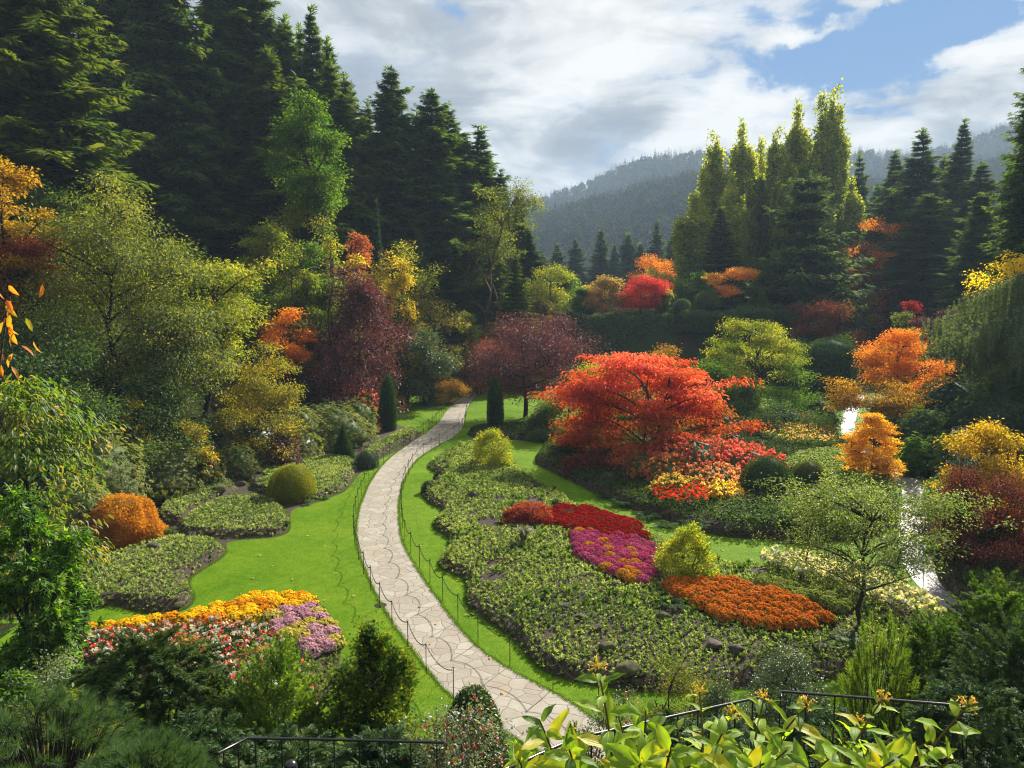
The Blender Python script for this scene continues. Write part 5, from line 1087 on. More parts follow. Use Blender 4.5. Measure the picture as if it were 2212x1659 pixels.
for px, Y, yt, w, lm, lab in [(1745, 104, 640, 130, MAROON, 'dull red maple in shade under the layered cedar'), (1820, 108, 610, 130, leaf((.10, .035, .015), (.22, .07, .02), (.3, .12, .03), tr=.4), 'rusty maple in shade right of the layered cedar'), (1990, 96, 628, 70, leaf((.12, .006, .012), (.26, .015, .025), (.34, .04, .05), tr=.4), 'deep crimson bush under the right firs'),
                          (2030, 92, 655, 80, PURP, 'dark purple bush right of the deep crimson one'), (1955, 86, 655, 84, OLIVEG, 'pale green sapling behind the tall orange maple'), (1840, 100, 720, 110, DGRN, 'dark bush behind the clipped yew block'), (1735, 98, 730, 130, DGRN, 'dark bush left behind the clipped yew block'),
                          (1885, 140, 455, 110, ORANGE, 'golden orange tree glowing between the cedar and the right firs'), (1860, 150, 520, 80, YEL, 'yellow tree at the right side of the layered cedar'), (1560, 108, 760, 120, DGRN, 'dark bush at the foot of the ivy wall'), (1420, 106, 765, 130, DGRN, 'dark shaded bush at the left foot of the ivy wall')]:
    tree('broadleaf_tree', lab, 'tree', px, Y, yt, w, lm, BD, hb=.12, ncl=90, npl=75, L=.26, cs=.075, flat=.45, prof='umb', lobe=.3)
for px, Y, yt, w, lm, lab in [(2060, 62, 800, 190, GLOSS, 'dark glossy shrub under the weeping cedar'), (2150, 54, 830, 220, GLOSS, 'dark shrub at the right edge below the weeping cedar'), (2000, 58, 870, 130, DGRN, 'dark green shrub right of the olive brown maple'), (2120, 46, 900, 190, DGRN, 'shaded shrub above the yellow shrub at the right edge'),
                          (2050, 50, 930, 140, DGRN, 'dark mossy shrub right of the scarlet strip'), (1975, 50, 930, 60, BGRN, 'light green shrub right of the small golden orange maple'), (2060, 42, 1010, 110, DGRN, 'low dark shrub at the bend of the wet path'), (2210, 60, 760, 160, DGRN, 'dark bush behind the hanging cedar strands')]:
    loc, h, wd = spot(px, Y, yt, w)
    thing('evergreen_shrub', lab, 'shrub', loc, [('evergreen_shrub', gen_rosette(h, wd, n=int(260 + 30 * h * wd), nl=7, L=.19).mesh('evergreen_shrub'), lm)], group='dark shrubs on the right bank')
shrub('golden_shrub', 'large yellow leaved shrub at the right edge', 2160, 37, 895, 230, leaf((.14, .13, .015), (.38, .28, .02), (.55, .36, .03), tr=.5, gl=.03), ncl=200, npl=90, L=.14, cs=.05, prof='egg', lobe=.3, bough=.05)
shrub('barberry_shrub', 'dark red purple shrub in front of the yellow one at the right edge', 2135, 32.5, 1000, 260, MAROON, cat='shrub', ncl=260, npl=110, L=.10, cs=.05, prof='dome', lobe=.2, hollow=.6, bough=.04)
tree('broadleaf_tree', 'tree at the right edge with bright yellow leaves above the cedar strands', 'tree', 2230, 66, 548, 240, leaf((.50, .36, .01), (.68, .52, .015), (.74, .60, .03), tr=.5, gl=.02), BD, hb=.68, ncl=80, npl=60, L=.22, cs=.05, flat=.35, prof='umb', lobe=.3)
def blue_flowers():
    loc, h, wd = spot(2082, 40, 930, 70); mb = MB(); fl = MB()
    for k in range(60):
        a = U(0, 6.28); r = U(0, .5) * wd; P = bez((r * .3 * math.cos(a), r * .3 * math.sin(a), 0), (r * math.cos(a), r * math.sin(a), h * U(.6, 1)), .1, 4); tube(mb, P, .008, 3)
        n = 12; q = P[-1] + rng.normal(0, .1, (n, 3)); put(fl, q, rng.normal(0, 1, (n, 3)), rng.normal(0, 1, (n, 3)), .06, .05, 'disc', .5 + .2 * rng.normal(0, 1, n))
        q = P[rng.integers(1, 4, 14)] + rng.normal(0, .12, (14, 3)); put(mb, q, rng.normal(0, 1, (14, 3)), rng.normal(0, 1, (14, 3)), .12, .05, 'fold', .5)
    thing('blue_flower_plant', 'tall plant with violet blue flowers left of the yellow shrub', 'flowering plant', loc, [('stem', mb.mesh('stem'), DGRN), ('blossom', fl.mesh('blue_blossom'), leaf((.06, .05, .35), (.12, .10, .5), (.2, .18, .6)))])
blue_flowers()
def weeping_cedar():
    base, h, _ = spot(2290, 58, 560, 10); wood, lf = MB(), MB(); o = np.array(base)
    tube(wood, bez((0, 0, 0), (-1.5, 0, h * .9), 0, 8, .03), np.linspace(.45, .08, 8), 8)
    for k, (px, py, Y) in enumerate([(2000, 705, 57), (2060, 660, 60), (2030, 730, 54), (2110, 640, 56), (2150, 650, 62), (2100, 720, 52), (2180, 690, 55), (2210, 640, 60), (2050, 690, 63), (2140, 700, 58), (2190, 740, 52), (2080, 760, 55)]):
        e = np.array(at(px, py, Y)) - o; st = np.array([-1.2, 0, max(e[2] + U(.3, 1.8), 1)]); P = bez(st, e, 1.2, 26, .03); tube(wood, P, np.linspace(.10, .015, 26), 5)
        for i in range(5, 26):
            for j in range(5):
                p = P[i] + rng.normal(0, .28, 3); ln = U(.8, 3.4) * (1 - .35 * i / 26); n = int(ln * 15); q = np.linspace(0, 1, n)[:, None]
                sw = rng.normal(0, .12, 3); S = p + q * np.array([sw[0], sw[1], -ln]) + rng.normal(0, .02, (n, 3))
                put(lf, S, np.array([0, 0, -1.0]) + rng.normal(0, .5, (n, 3)), rng.normal(0, 1, (n, 3)), .22, .14, 'spray', .5 + .18 * rng.normal() + .1 * rng.normal(0, 1, n))
    thing('weeping_cedar', 'blue green weeping cedar with hanging curtains of needles at the right edge', 'cedar', base, [('trunk', wood.mesh('weeping_wood', True), BD), ('crown', lf.mesh('weeping_needles'), WEEP)])
weeping_cedar()
tree('small_tree', 'small open tree with a dark slanting trunk beside the orange flowers', 'tree', 1872, 25.4, 1010, 500, leaf((.04, .075, .016), (.12, .19, .036), (.29, .34, .10), tr=.45, gl=.12, ro=.35), BD, ybot=1392, hb=.40, ncl=360, npl=52, L=.10, ar=.45, cs=.030, flat=.55, prof='umb', lobe=.4, limbs=20, tr=.105, hollow=.3, outl=.24, bough=.055, lean=(.02, 0), bow=.15, D=5.2, up=.2)

# ================================================================== POSTS, CHAINS, STONES
def arc_points(P, step, start=0.0, stop=None):
    s = np.concatenate([[0], np.cumsum(np.linalg.norm(np.diff(P, axis=0), axis=1))]); q = np.arange(start, stop or s[-1], step)
    T = np.gradient(P, axis=0)
    f = lambda A: np.stack([np.interp(q, s, A[:, 0]), np.interp(q, s, A[:, 1])], 1)
    return f(P), nrm(f(T))
def post_mesh(h=1.0):
    mb = MB(); tube(mb, [(0, 0, -.1), (0, 0, h)], .013, 6, cap=True)
    a = np.linspace(0, 6.283, 9); tube(mb, np.stack([.03 * np.cos(a), 0 * a, h + .02 + .03 * np.sin(a)], 1), .008, 4); return mb.mesh('chain_post')
PM = post_mesh()
def link_chain(mb, A, B, sag):
    L = np.linalg.norm(B - A); n = max(8, int(L / .055)); t = np.linspace(0, 1, n)[:, None]
    P = A + (B - A) * t - np.array([0, 0, 1.0]) * (4 * sag * t * (1 - t)); T = nrm(np.gradient(P, axis=0)); X = nrm(np.cross(T, [0, 0, 1.0])); Z = np.cross(X, T)
    ring = np.array([(.036, 0), (.02, .017), (-.02, .017), (-.036, 0), (-.02, -.017), (.02, -.017)])
    for i in range(n):
        s = X[i] if i % 2 else Z[i]; q = P[i] + ring[:, :1] * T[i] + ring[:, 1:] * s
        tube(mb, np.vstack([q, q[:1]]), .0065, 3)
def chain_run(edge, side, start, stop, step, where, label_chain, far=None):
    P, T = arc_points(edge, step, start, stop); Nn = np.stack([T[:, 1], -T[:, 0]], 1) * side; P = P + Nn * .13
    for i, p in enumerate(P):
        thing('chain_post', 'thin black iron stake carrying the chain along ' + where, 'post', (p[0], p[1], 0), [('chain_post', PM, M['iron'])], rot=U(0, 3), s=(1, 1, U(.96, 1.04)), group='stakes along ' + where)
    mb = MB()
    for a, b in zip(P[:-1], P[1:]): link_chain(mb, np.array([a[0], a[1], 1.0]), np.array([b[0], b[1], 1.0]), U(.17, .27))
    thing('barrier_chain', label_chain, 'chain', (0, 0, 0), [('barrier_chain', mb.mesh('barrier_chain'), M['iron'])])
def arclen_at(P, px, py):
    g = np.array(G(px, py)); s = np.concatenate([[0], np.cumsum(np.linalg.norm(np.diff(P, axis=0), axis=1))]); return s[int(np.argmin(np.linalg.norm(P - g, axis=1)))]
chain_run(path_l, -1, arclen_at(path_l, 985, 1510), None, 1.9, 'the left side of the pale path', 'sagging black chain along the left side of the pale path')
chain_run(path_r, 1, arclen_at(path_r, 1290, 1560), None, 2.0, 'the right side of the pale path', 'sagging black chain along the right side of the pale path')
chain_run(rp_l, -1, 1.0, 22, 2.6, 'the lawn side of the wet path', 'dark chain along the lawn side of the wet path')
chain_run(rp_r, 1, 1.0, 22, 2.6, 'the shady side of the wet path', 'dark chain along the shady side of the wet path')
def drain():
    x, y = G(822, 1308); mb = MB(); a = np.arange(24) / 24 * 6.283
    mb.add(np.vstack([np.stack([.24 * np.cos(a), .24 * np.sin(a), 0 * a], 1), [(0, 0, .004)]]), [(i, (i + 1) % 24, 24) for i in range(24)])
    tag(link('drain_cover', mb.mesh('drain_cover'), M['iron']), 'round dark drain cover at the left edge of the pale path', 'drain cover').location = (x, y, .014)
drain()

ROCK = [gen_rock(i) for i in range(6)]
ROCKLAB = {'island': 'dark edging stone along the scalloped rim of the long island bed', 'lower': 'brown edging stone of the scalloped bed nearest the yellow flowers', 'middle': 'edging stone of the bed below the clipped yellow dome',
           'topiary': 'edging stone of the bed round the clipped yellow dome', 'edge': 'edging stone of the strip bed by the path', 'maple': 'dark edging stone of the bed under the red maple', 'right': 'block edging the shady bank by the wet path', 'plum': 'edging stone of the shaded bed below the plum'}
for key, st in (('island', .62), ('lower', .5), ('middle', .55), ('topiary', .55), ('edge', .7), ('maple', .9), ('right', .9), ('plum', .9)):
    b = beds[key].poly; P, T = arc_points(np.vstack([b, b[:1]]), st)
    for p, t in zip(P, T):
        px = CX + F * p[0] / p[1]
        if p[1] > 62 or U() < .5: continue
        if key == 'island' and (p[1] < 20.5 or (p[0] > 6 and p[1] < 32)): continue
        c = b.mean(0) - p; c = c / np.linalg.norm(c); nn = np.array([-t[1], t[0]]); nn = nn if nn @ c > 0 else -nn
        q = p + nn * .26; s = U(.75, 1.2)
        if s < .8 and key in ('maple', 'right'): continue
        thing('edging_stone', ROCKLAB[key], 'stone', (q[0], q[1], .13 + U(-.05, .05)), [('edging_stone', ROCK[int(U(0, 6))], M['rock'] if U() < .7 else M['moss_rock'])], rot=math.atan2(t[1], t[0]) + U(-.3, .3), s=(st * s * U(.7, 1.5), .34 * s, .40 * U(.6, 1.2)), group='edging stones of the ' + key + ' bed')
def bedz(x, y):
    P = np.array([[x, y]]); z = [float(b.z(P)[0]) for b in beds.values() if inside(P, b.poly)[0]]
    return max(z) if z else float(terrain(x, y))
def gspot(px, py):
    x, y = G(px, py); 
    for _ in range(3): z = bedz(x, y); x, y = G(px, py, z)
    return x, y, z
for px, py, w, m, lab in [(1362, 1452, 78, 'moss_rock', 'large mossy boulder at the near end of the island bed'), (1312, 1404, 50, 'moss_rock', 'mossy boulder above the large mossy one'), (1290, 1362, 36, 'rock', 'small boulder on the soil ridge in the island bed'), (1250, 1336, 34, 'rock', 'brown stone half way down the soil ridge'), (1222, 1312, 36, 'rock', 'brown stone at the top of the soil ridge'),
                       (1432, 1338, 44, 'moss_rock', 'mossy stone at the left tip of the orange bed'), (1772, 1404, 40, 'rock', 'pale grey stone at the near end of the orange bed'), (1540, 1398, 60, 'rock', 'low flat stone under the orange bed edge'), (1590, 1410, 50, 'rock', 'second flat stone under the orange bed edge'),
                       (1106, 1116, 26, 'rock', 'brown stone in the middle of the upper island bed'), (1290, 1230, 34, 'rock', 'flat stone left of the magenta bed'), (1330, 1268, 34, 'rock', 'flat stone left of the magenta bed near its lower end'), (415, 1156, 30, 'rock', 'square stone in front of the bed below the yellow dome'),
                       (245, 1140, 34, 'rock', 'pale stone at the shaded wall left of the orange laceleaf'), (215, 1215, 36, 'moss_rock', 'mossy stone below the orange laceleaf maple'), (330, 1185, 40, 'rock', 'brown stone right below the orange laceleaf maple'), (190, 1180, 44, 'moss_rock', 'dark rock left of the orange laceleaf maple'),
                       (160, 1160, 50, 'rock', 'pale dry wall rock left of the orange laceleaf maple'), (520, 1048, 40, 'rock', 'rock in the shade below the hydrangea'), (470, 1060, 44, 'moss_rock', 'dark mossy rock left below the hydrangea')]:
    x, y, z = gspot(px, py); thing('boulder', lab, 'rock', (x, y, z + .05), [('boulder', ROCK[int(U(0, 6))], M[m])], rot=U(0, 6), s=(w * y / F * .85, w * y / F * .75, w * y / F * .6))

# ---- ferns and grasses
FERNS = [gen_fern(13), gen_fern(16)]; FERNS = [f.mesh('fern') for f in FERNS]; TUFT = gen_tuft(130, 1.0, .028).mesh('grass_tuft')
FERNM = leaf((.03, .07, .015), (.07, .13, .025), (.14, .20, .05), tr=.45, gl=.04); FERND = leaf((.012, .03, .010), (.03, .06, .018), (.06, .09, .03), tr=.35, gl=.01)
for px, py, Y, s, m, lab in [(1560, 1290, 0, 1.0, FERNM, 'sword fern right of the yellow bush'), (1600, 1286, 0, 1.1, FERNM, 'sword fern before the white flower band'), (1640, 1290, 0, .9, FERND, 'dark fern left end of the white flower band'), (1450, 1312, 0, 1.0, FERND, 'dark fern at the foot of the yellow bush'), (1520, 1300, 0, .9, FERND, 'dark fern under the yellow bush'),
                          (1830, 1385, 0, .9, FERNM, 'bright fern left of the slanting trunk'), (1805, 1400, 0, .6, FERNM, 'small fern beside the pale grey stone'), (700, 1078, 0, .6, FERNM, 'fern in front of the clipped yellow dome'), (668, 1084, 0, .5, FERNM, 'small fern left of the one by the yellow dome'), (1345, 1090, 0, 1.2, FERND, 'dark fern on the lawn side of the maple bed'),
                          (1395, 1120, 0, 1.2, FERND, 'dark fern left of the scarlet begonias'), (1500, 1140, 0, 1.2, FERND, 'dark fern below the scarlet begonias'), (1530, 985, 0, 1.5, FERND, 'dark fern right of the red maple'), (1580, 975, 0, 1.5, FERND, 'dark fern far right under the red maple'), (985, 1190, 0, .7, LIME, 'yellow green fern in the notch of the island bed'), (1165, 1052, 0, .7, FERNM, 'small fern on the lawn side of the island head'), (1305, 1075, 0, 1.0, FERND, 'dark fern at the left of the maple bed edge'), (1440, 1140, 0, 1.1, FERND, 'dark fern between lawn and scarlet begonias')]:
    x, y, z = gspot(px, py); thing('fern', lab, 'fern', (x, y, z - .03), [('fern', FERNS[int(U(0, 2))], m)], rot=U(0, 6), s=s)
for px, py, s, m, lab in [(1130, 1172, 1.15, leaf((.09, .10, .05), (.20, .21, .12), (.36, .36, .24), tr=.35, gl=.05), 'silvery grass tuft left of the scarlet bed'), (370, 1165, .9, FERNM, 'tall green grass tuft right of the orange laceleaf'), (1200, 1100, .8, FERND, 'dark grass tuft on the lawn side above the scarlet bed'), (1225, 1118, .6, FERND, 'small dark grass tuft next to the scarlet bed'), (618, 1142, .6, FERND, 'dark grass tuft at the corner of the bed below the dome')]:
    x, y, z = gspot(px, py); thing('grass_tuft', lab, 'ornamental grass', (x, y, z - .03), [('grass_tuft', TUFT, m)], rot=U(0, 6), s=s)
# a few fallen leaves on the lawn
fl_mb = MB(); put(fl_mb, np.zeros((1, 3)), np.array([[1, 0, .05]]), np.array([[0, 0, 1.0]]), .16, .12, 'leaf6'); FLM = fl_mb.mesh('fallen_leaf'); FLC = leaf((.4, .28, .12), (.55, .4, .2), (.6, .5, .3))
for px, py in [(560, 1200), (665, 1160), (590, 1225), (760, 1290), (870, 1240), (905, 1310), (985, 1440), (930, 1390), (815, 1150), (830, 1090), (1090, 1500), (700, 1300), (620, 1290), (520, 1285), (905, 1180), (1320, 1115), (1560, 1190), (1620, 1210), (930, 860), (905, 880), (635, 1252), (730, 1240), (548, 1252), (815, 1262), (1060, 1425), (1110, 1385), (1195, 1440), (845, 1325), (690, 1330), (1000, 905), (960, 950), (700, 1180), (945, 1350), (1010, 1330)]:
    x, y = G(px, py); thing('fallen_leaf', 'dry tan leaf fallen on the lawn or path', 'fallen leaf', (x, y, .05), [('fallen_leaf', FLM, FLC)], rot=U(0, 6), s=U(.7, 1.2), group='fallen leaves on the lawn')

# ================================================================== THE NEAR SLOPE
def near(px, Y, ytop, w):
    return spot(px, Y, ytop, w)
def add(name, label, cat, loc, wl, lm, group=None, bark=BD, part='foliage', mn=None):
    thing(name, label, cat, loc, [('stem', wl[0].mesh('stem', True), bark), (part, wl[1].mesh((mn or name) + '_leaf'), lm)], group=group)
loc, h, w = near(318, 14.5, 1385, 385)
add('yew_shrub', 'large dark feathery yew in front of the red and white flowers', 'shrub', loc, gen_plume(h, w, 800, 46, .7, .13, D=3.0, droop=.45, updir=.35, inner=.55, w=.40), leaf((.014, .034, .008), (.034, .07, .012), (.10, .14, .025), tr=.3, gl=.03))
loc, h, w = near(95, 13, 1600, 260)
add('yew_shrub', 'dark feathery shrub under the pale leaved one at the lower left', 'shrub', loc, gen_plume(h, w, 420, 40, .6, .12, droop=.5, updir=.3, inner=.5), leaf((.014, .034, .010), (.03, .06, .016), (.07, .11, .03), tr=.3))
loc, h, w = near(590, 14.8, 1425, 210)
add('feathery_shrub', 'upright feathery light green shrub between the yew and the golden tipped conifer', 'shrub', loc, gen_plume(h, w, 420, 50, .9, .10, droop=.12, updir=1.6, inner=.35, w=.28, out=.5), leaf((.04, .10, .012), (.10, .19, .02), (.20, .29, .04), tr=.45))
def hinoki():
    loc, h, w = near(802, 15.2, 1338, 305); wood, lf = MB(), MB()
    tube(wood, bez((0, 0, 0), (0, 0, h * .95), 0, 8), np.linspace(.09, .015, 8), 6)
    n = 620; tb, ab = U(0, 1, 46) ** .85, U(0, 6.283, 46); bi = rng.integers(0, 46, n); t = np.clip(tb[bi] + rng.normal(0, .045, n), 0, 1); a = ab[bi] + rng.normal(0, .28, n); tips = np.array([[0, 0, 1.0], [.30, .1, .86], [-.22, -.1, .80], [.1, -.3, .8]])
    for k in range(n):
        r = (1 - t[k]) ** .7 * .5 * w * U(.4, 1.12) * (1 + .42 * math.sin(a[k] * 3 + t[k] * 8)) + .05; hs = 1 - .10 * math.cos(a[k] - .3) ** 2 + .12 * math.sin(a[k] * 2 + 1)
        c = np.array([r * math.cos(a[k]), r * math.sin(a[k]), h * (.05 + .88 * t[k]) * (hs if t[k] > .5 else 1)]); od = np.array([math.cos(a[k]), math.sin(a[k]), .75]); od /= np.linalg.norm(od)
        if k % 4 == 0: tube(wood, bez((0, 0, max(c[2] - r * .6, .05)), c, .05, 4, .05), np.linspace(.02, .006, 4), 3)
        m = 46; s = .26 * U(.7, 1.3); X = nrm(np.cross(od, rng.normal(0, 1, 3))); Nn = np.cross(od, X)
        q = rng.normal(0, 1, (m, 2)) * s * np.array([.34, .30]); P = c + X * q[:, :1] + od * q[:, 1:] + Nn * (rng.normal(0, .05, (m, 1)) + 1.2 * q[:, :1] ** 2 / s)
        put(lf, P, od + X * (q[:, :1] / s * .8) + rng.normal(0, .35, (m, 3)), Nn + rng.normal(0, .5, (m, 3)), .085 * U(.7, 1.3, m), .055, 'spray', .36 + .9 * q[:, 1] / s + .18 * rng.normal(0, 1, m) + .12 * rng.normal())
    add('hinoki_conifer', 'pyramidal dark conifer with curled golden tipped fans before the path', 'conifer', loc, (wood, lf), leaf((.012, .04, .007), (.05, .115, .014), (.24, .29, .025), tr=.38, gl=.03, var=0))
hinoki()
loc, h, w = near(1022, 15.6, 1486, 165)
thing('clipped_dome', 'dark green clipped yew dome beside the near end of the path', 'topiary', loc, [('clipped_dome', gen_clip(h, w, n=26000, L=.07, ar=.22, rough=.03, updir=.5).mesh('clipped_dome'), leaf((.012, .032, .008), (.028, .06, .014), (.06, .10, .025), tr=.25, gl=.04))])
FUCH = leaf((.045, .08, .035), (.11, .16, .075), (.22, .26, .14), tr=.35, gl=.11, ro=.33); FUCR = leaf((.34, .015, .03), (.48, .025, .04), (.55, .06, .10), tr=.3)
for px, Y, yt, wd, n, lab in [(985, 10.5, 1535, 290, 260, 'fuchsia bush with grey green leaves and red drops by the path'), (1330, 13.5, 1478, 150, 110, 'fuchsia bush with red drops at the right of the near path'), (1170, 9, 1640, 160, 100, 'fuchsia bush at the bottom edge under the honeysuckle'), (1265, 12.5, 1545, 110, 60, 'low fuchsia bush over the path edge')]:
    loc, h, w = near(px, Y, yt, wd); wd_, lf = gen_tree(h, w, hb=.15, stems=6, ncl=n, npl=20, L=.055, ar=.6, cs=.05, flat=.9, tm='leaf6', prof='dome', lobe=.2, hollow=.35, tr=.05, outl=.12, up=.2)
    fl = MB(); m = n; V = lf.V[0]; i = rng.integers(0, len(V), m); P = V[i] + np.array([0, 0, -.02])
    for q in range(3): put(fl, P + rng.normal(0, .006, (m, 3)), np.array([0, 0, -1.0]) + rng.normal(0, .2, (m, 3)), rng.normal(0, 1, (m, 3)), .05, .022, 'dia', .5 + .2 * rng.normal(0, 1, m))
    thing('fuchsia_bush', lab, 'fuchsia', loc, [('stem', wd_.mesh('stem', True), BR), ('foliage', lf.mesh('fuchsia_leaf'), FUCH), ('blossom', fl.mesh('fuchsia_blossom'), FUCR)], group='fuchsia bushes of the near slope')
# lower left corner
for px, Y, yt, wd, lab in [(90, 8.2, 1545, 420, 'soft blue green pine with long needles in the lower left corner'), (300, 7.6, 1640, 260, 'low long needled pine at the bottom edge right of the corner pine')]:
    loc, h, w = near(px, Y, yt, wd); wl = gen_needles(h, w, 460, 100, .14, .0065, sl=.22, updir=.35)
    add('pine_shrub', lab, 'pine', loc, wl, leaf((.02, .05, .018), (.045, .09, .03), (.10, .15, .05), tr=.3, gl=.04), group='long needled pines of the near slope')
for px, Y, yt, wd, lm, lab, L in [(90, 15, 1410, 240, leaf((.05, .09, .03), (.11, .17, .06), (.22, .27, .12), tr=.4, gl=.09), 'pale green small leaved shrub at the left edge before the flower bed', .07), (120, 11.5, 1500, 200, leaf((.07, .11, .015), (.17, .22, .025), (.34, .33, .05), tr=.5, gl=.05), 'yellow green leaved shrub at the left edge above the corner pine', .10), (10, 12, 1440, 150, BGRN, 'green shrub at the very left edge above the corner pine', .09)]:
    loc, h, w = near(px, Y, yt, wd); add('leafy_shrub', lab, 'shrub', loc, gen_tree(h, w, hb=.1, stems=5, ncl=150, npl=55, L=L, ar=.5, cs=.06, flat=.7, tm='leaf6', prof='egg', lobe=.2, hollow=.4, tr=.05, outl=.1), lm)
for px, Y, yt, wd, hb_, lm, lab, L, tm_, kw in [(40, 17, 990, 250, .15, leaf((.05, .15, .012), (.11, .26, .018), (.24, .37, .03), tr=.5, gl=.07, ro=.35), 'young tree with large bright green lobed leaves at the left edge', .24, 'star', dict(ncl=200, npl=30, ar=.95, prof='egg', cs=.065, bough=.05)),
                         (40, 24, 775, 400, .12, leaf((.045, .10, .012), (.12, .19, .018), (.38, .24, .025), tr=.5, gl=.06, ro=.36), 'drooping tree with long yellow green leaves touched orange at the left edge', .26, 'leaf6', dict(ncl=230, npl=34, ar=.34, prof='umb', cs=.055, droop=.9))]:
    loc, h, w = near(px, Y, yt, wd); add('broadleaf_tree', lab, 'tree', loc, gen_tree(h, w, hb=hb_, L=L, tm=tm_, flat=.5, lobe=.25, hollow=.25, tr=.11, outl=.12, limbs=14, **kw), lm, part='crown')
def orange_sprig():
    P0 = np.array([-4.85, 6.2, float(terrain(-4.85, 6.2)) - .1]); tip = np.array(at(22, 640, 6.5)) - P0; wood, lf = MB(), MB()
    P = bez((0, 0, 0), tip, .4, 12, .02); tube(wood, P, np.linspace(.03, .006, 12), 5)
    for k in range(30):
        i = rng.integers(9, 12); p = P[i] + rng.normal(0, 1, 3) * np.array([.06, .12, .13]); put(lf, p[None], np.array([[U(-.5, 1), U(-.6, .3), -.8]]), rng.normal(0, 1, (1, 3)) + np.array([0, -.6, .5]), .13, .05, 'leaf6', U(.1, .95))
    thing('young_cherry', 'thin sapling with hanging orange leaves at the left edge', 'sapling', P0, [('trunk', wood.mesh('sapling_stem'), BK), ('crown', lf.mesh('sapling_leaf'), leaf((.22, .20, .02), (.62, .26, .02), (.75, .2, .03), tr=.55, gl=.05, var=0))])
orange_sprig()
def pieris():
    for px, yt, lab in [(545, 1372, 'slender bronze tipped shrub before the yellow flowers'), (385, 1345, 'slender bronze tipped shrub left of its twin before the yellow flowers')]:
        loc, h, w = near(px, 15.8, yt, 130); wl = gen_tree(h, w, hb=.5, stems=4, ncl=46, npl=26, L=.10, ar=.3, cs=.055, flat=.4, prof='umb', tr=.03, hollow=.3, tz=.6)
        add('pieris_shrub', lab, 'shrub', loc, wl, leaf((.04, .08, .015), (.10, .13, .025), (.36, .17, .06), tr=.45, gl=.06))
pieris()
# lower right
loc, h, w = near(1460, 16, 1414, 250); add('azalea_shrub', 'yellow green small leaved azalea below the mossy boulder', 'shrub', loc, gen_tree(h, w, hb=.1, stems=5, ncl=260, npl=70, L=.05, ar=.5, cs=.05, flat=.5, prof='umb', lobe=.2, hollow=.4, tr=.06, outl=.08, up=.4, bough=.04), leaf((.05, .075, .010), (.13, .16, .016), (.27, .28, .03), tr=.45, gl=.06))
loc, h, w = near(1705, 16.5, 1398, 225); add('holly_shrub', 'rounded dark glossy small leaved shrub below the orange flowers', 'shrub', loc, gen_tree(h, w, hb=.05, stems=5, ncl=330, npl=80, L=.055, ar=.55, cs=.045, flat=.9, prof='dome', lobe=.12, hollow=.6, tr=.06, outl=.05, bough=0), leaf((.018, .04, .014), (.045, .08, .028), (.10, .14, .06), tr=.25, gl=.13, ro=.28))
loc, h, w = near(1570, 15, 1440, 150); add('holly_shrub', 'darker glossy shrub between the azalea and the rounded one', 'shrub', loc, gen_tree(h, w, hb=.05, stems=4, ncl=160, npl=70, L=.05, ar=.5, cs=.055, flat=.8, prof='dome', hollow=.5, tr=.05), leaf((.025, .05, .012), (.06, .095, .022), (.13, .17, .05), tr=.3, gl=.10, ro=.3))
loc, h, w = near(1905, 16, 1368, 225); add('mugo_pine', 'bushy pine with upright bright green candles at the right', 'pine', loc, gen_needles(h, w, 380, 110, .12, .010, sl=.38, updir=2.0, inner=.3), leaf((.05, .10, .012), (.11, .19, .02), (.26, .32, .04), tr=.45, gl=.04))
JUN = leaf((.03, .085, .014), (.075, .15, .02), (.17, .25, .04), tr=.35, gl=.03)
for px, Y, yt, wd, lab in [(2030, 17.2, 1345, 190, 'feathery juniper right of the bushy pine'), (2165, 16.5, 1255, 230, 'tall feathery juniper at the right edge'), (2190, 14, 1370, 240, 'dark juniper in the shade at the lower right edge')]:
    loc, h, w = near(px, Y, yt, wd); add('juniper_shrub', lab, 'juniper', loc, gen_plume(h, w, 620, 50, .8, .115, droop=.25, updir=.9, inner=.4, w=.30), JUN if Y > 15 else YEW, group='junipers of the near slope')
for px, Y, yt, wd, lab in [(1500, 12, 1570, 330, 'low dark shrub behind the handrail below the azalea'), (1800, 12.5, 1560, 330, 'low dark shrub behind the handrail below the bushy pine'), (2120, 11, 1480, 300, 'dark shrub in deep shade at the lower right corner'), (620, 11.5, 1600, 260, 'dark shrub behind the left handrail'), (430, 10.5, 1560, 200, 'dark shrub left of the left handrail'), (820, 11, 1605, 200, 'dark shrub below the golden tipped conifer')]:
    loc, h, w = near(px, Y, yt, wd); add('low_shrub', lab, 'shrub', loc, gen_plume(h, w, 320, 36, .5, .11, droop=.4, updir=.3, inner=.4), YEW)

# ---- handrails of the steps
def railing(label, pts, posts, drop=.95, r=.016):
    root = bpy.data.objects.new('stair_railing', None); COL.objects.link(root); P = np.array([at(*p) for p in pts]); root.location = P[0]; O = P[0]
    mb = MB(); tube(mb, P - O, r, 10, cap=True); link('handrail', mb.mesh('handrail', True), M['steel'], root)
    mb = MB(); tube(mb, P[[0, -1]] - O - np.array([0, 0, drop - .08]) if len(P) == 2 else P - O - np.array([0, 0, drop - .08]), r * .6, 8, cap=True); link('bottom_rail', mb.mesh('bottom_rail', True), M['steel'], root)
    s = np.concatenate([[0], np.cumsum(np.linalg.norm(np.diff(P, axis=0), axis=1))])
    for q in np.linspace(.04, .97, posts) * s[-1]:
        p = np.array([np.interp(q, s, P[:, i]) for i in range(3)]) - O; mb = MB(); tube(mb, [p, p - np.array([0, 0, drop])], r * .55, 6, cap=True); link('baluster', mb.mesh('baluster'), M['steel'], root)
    return tag(root, label, 'railing')
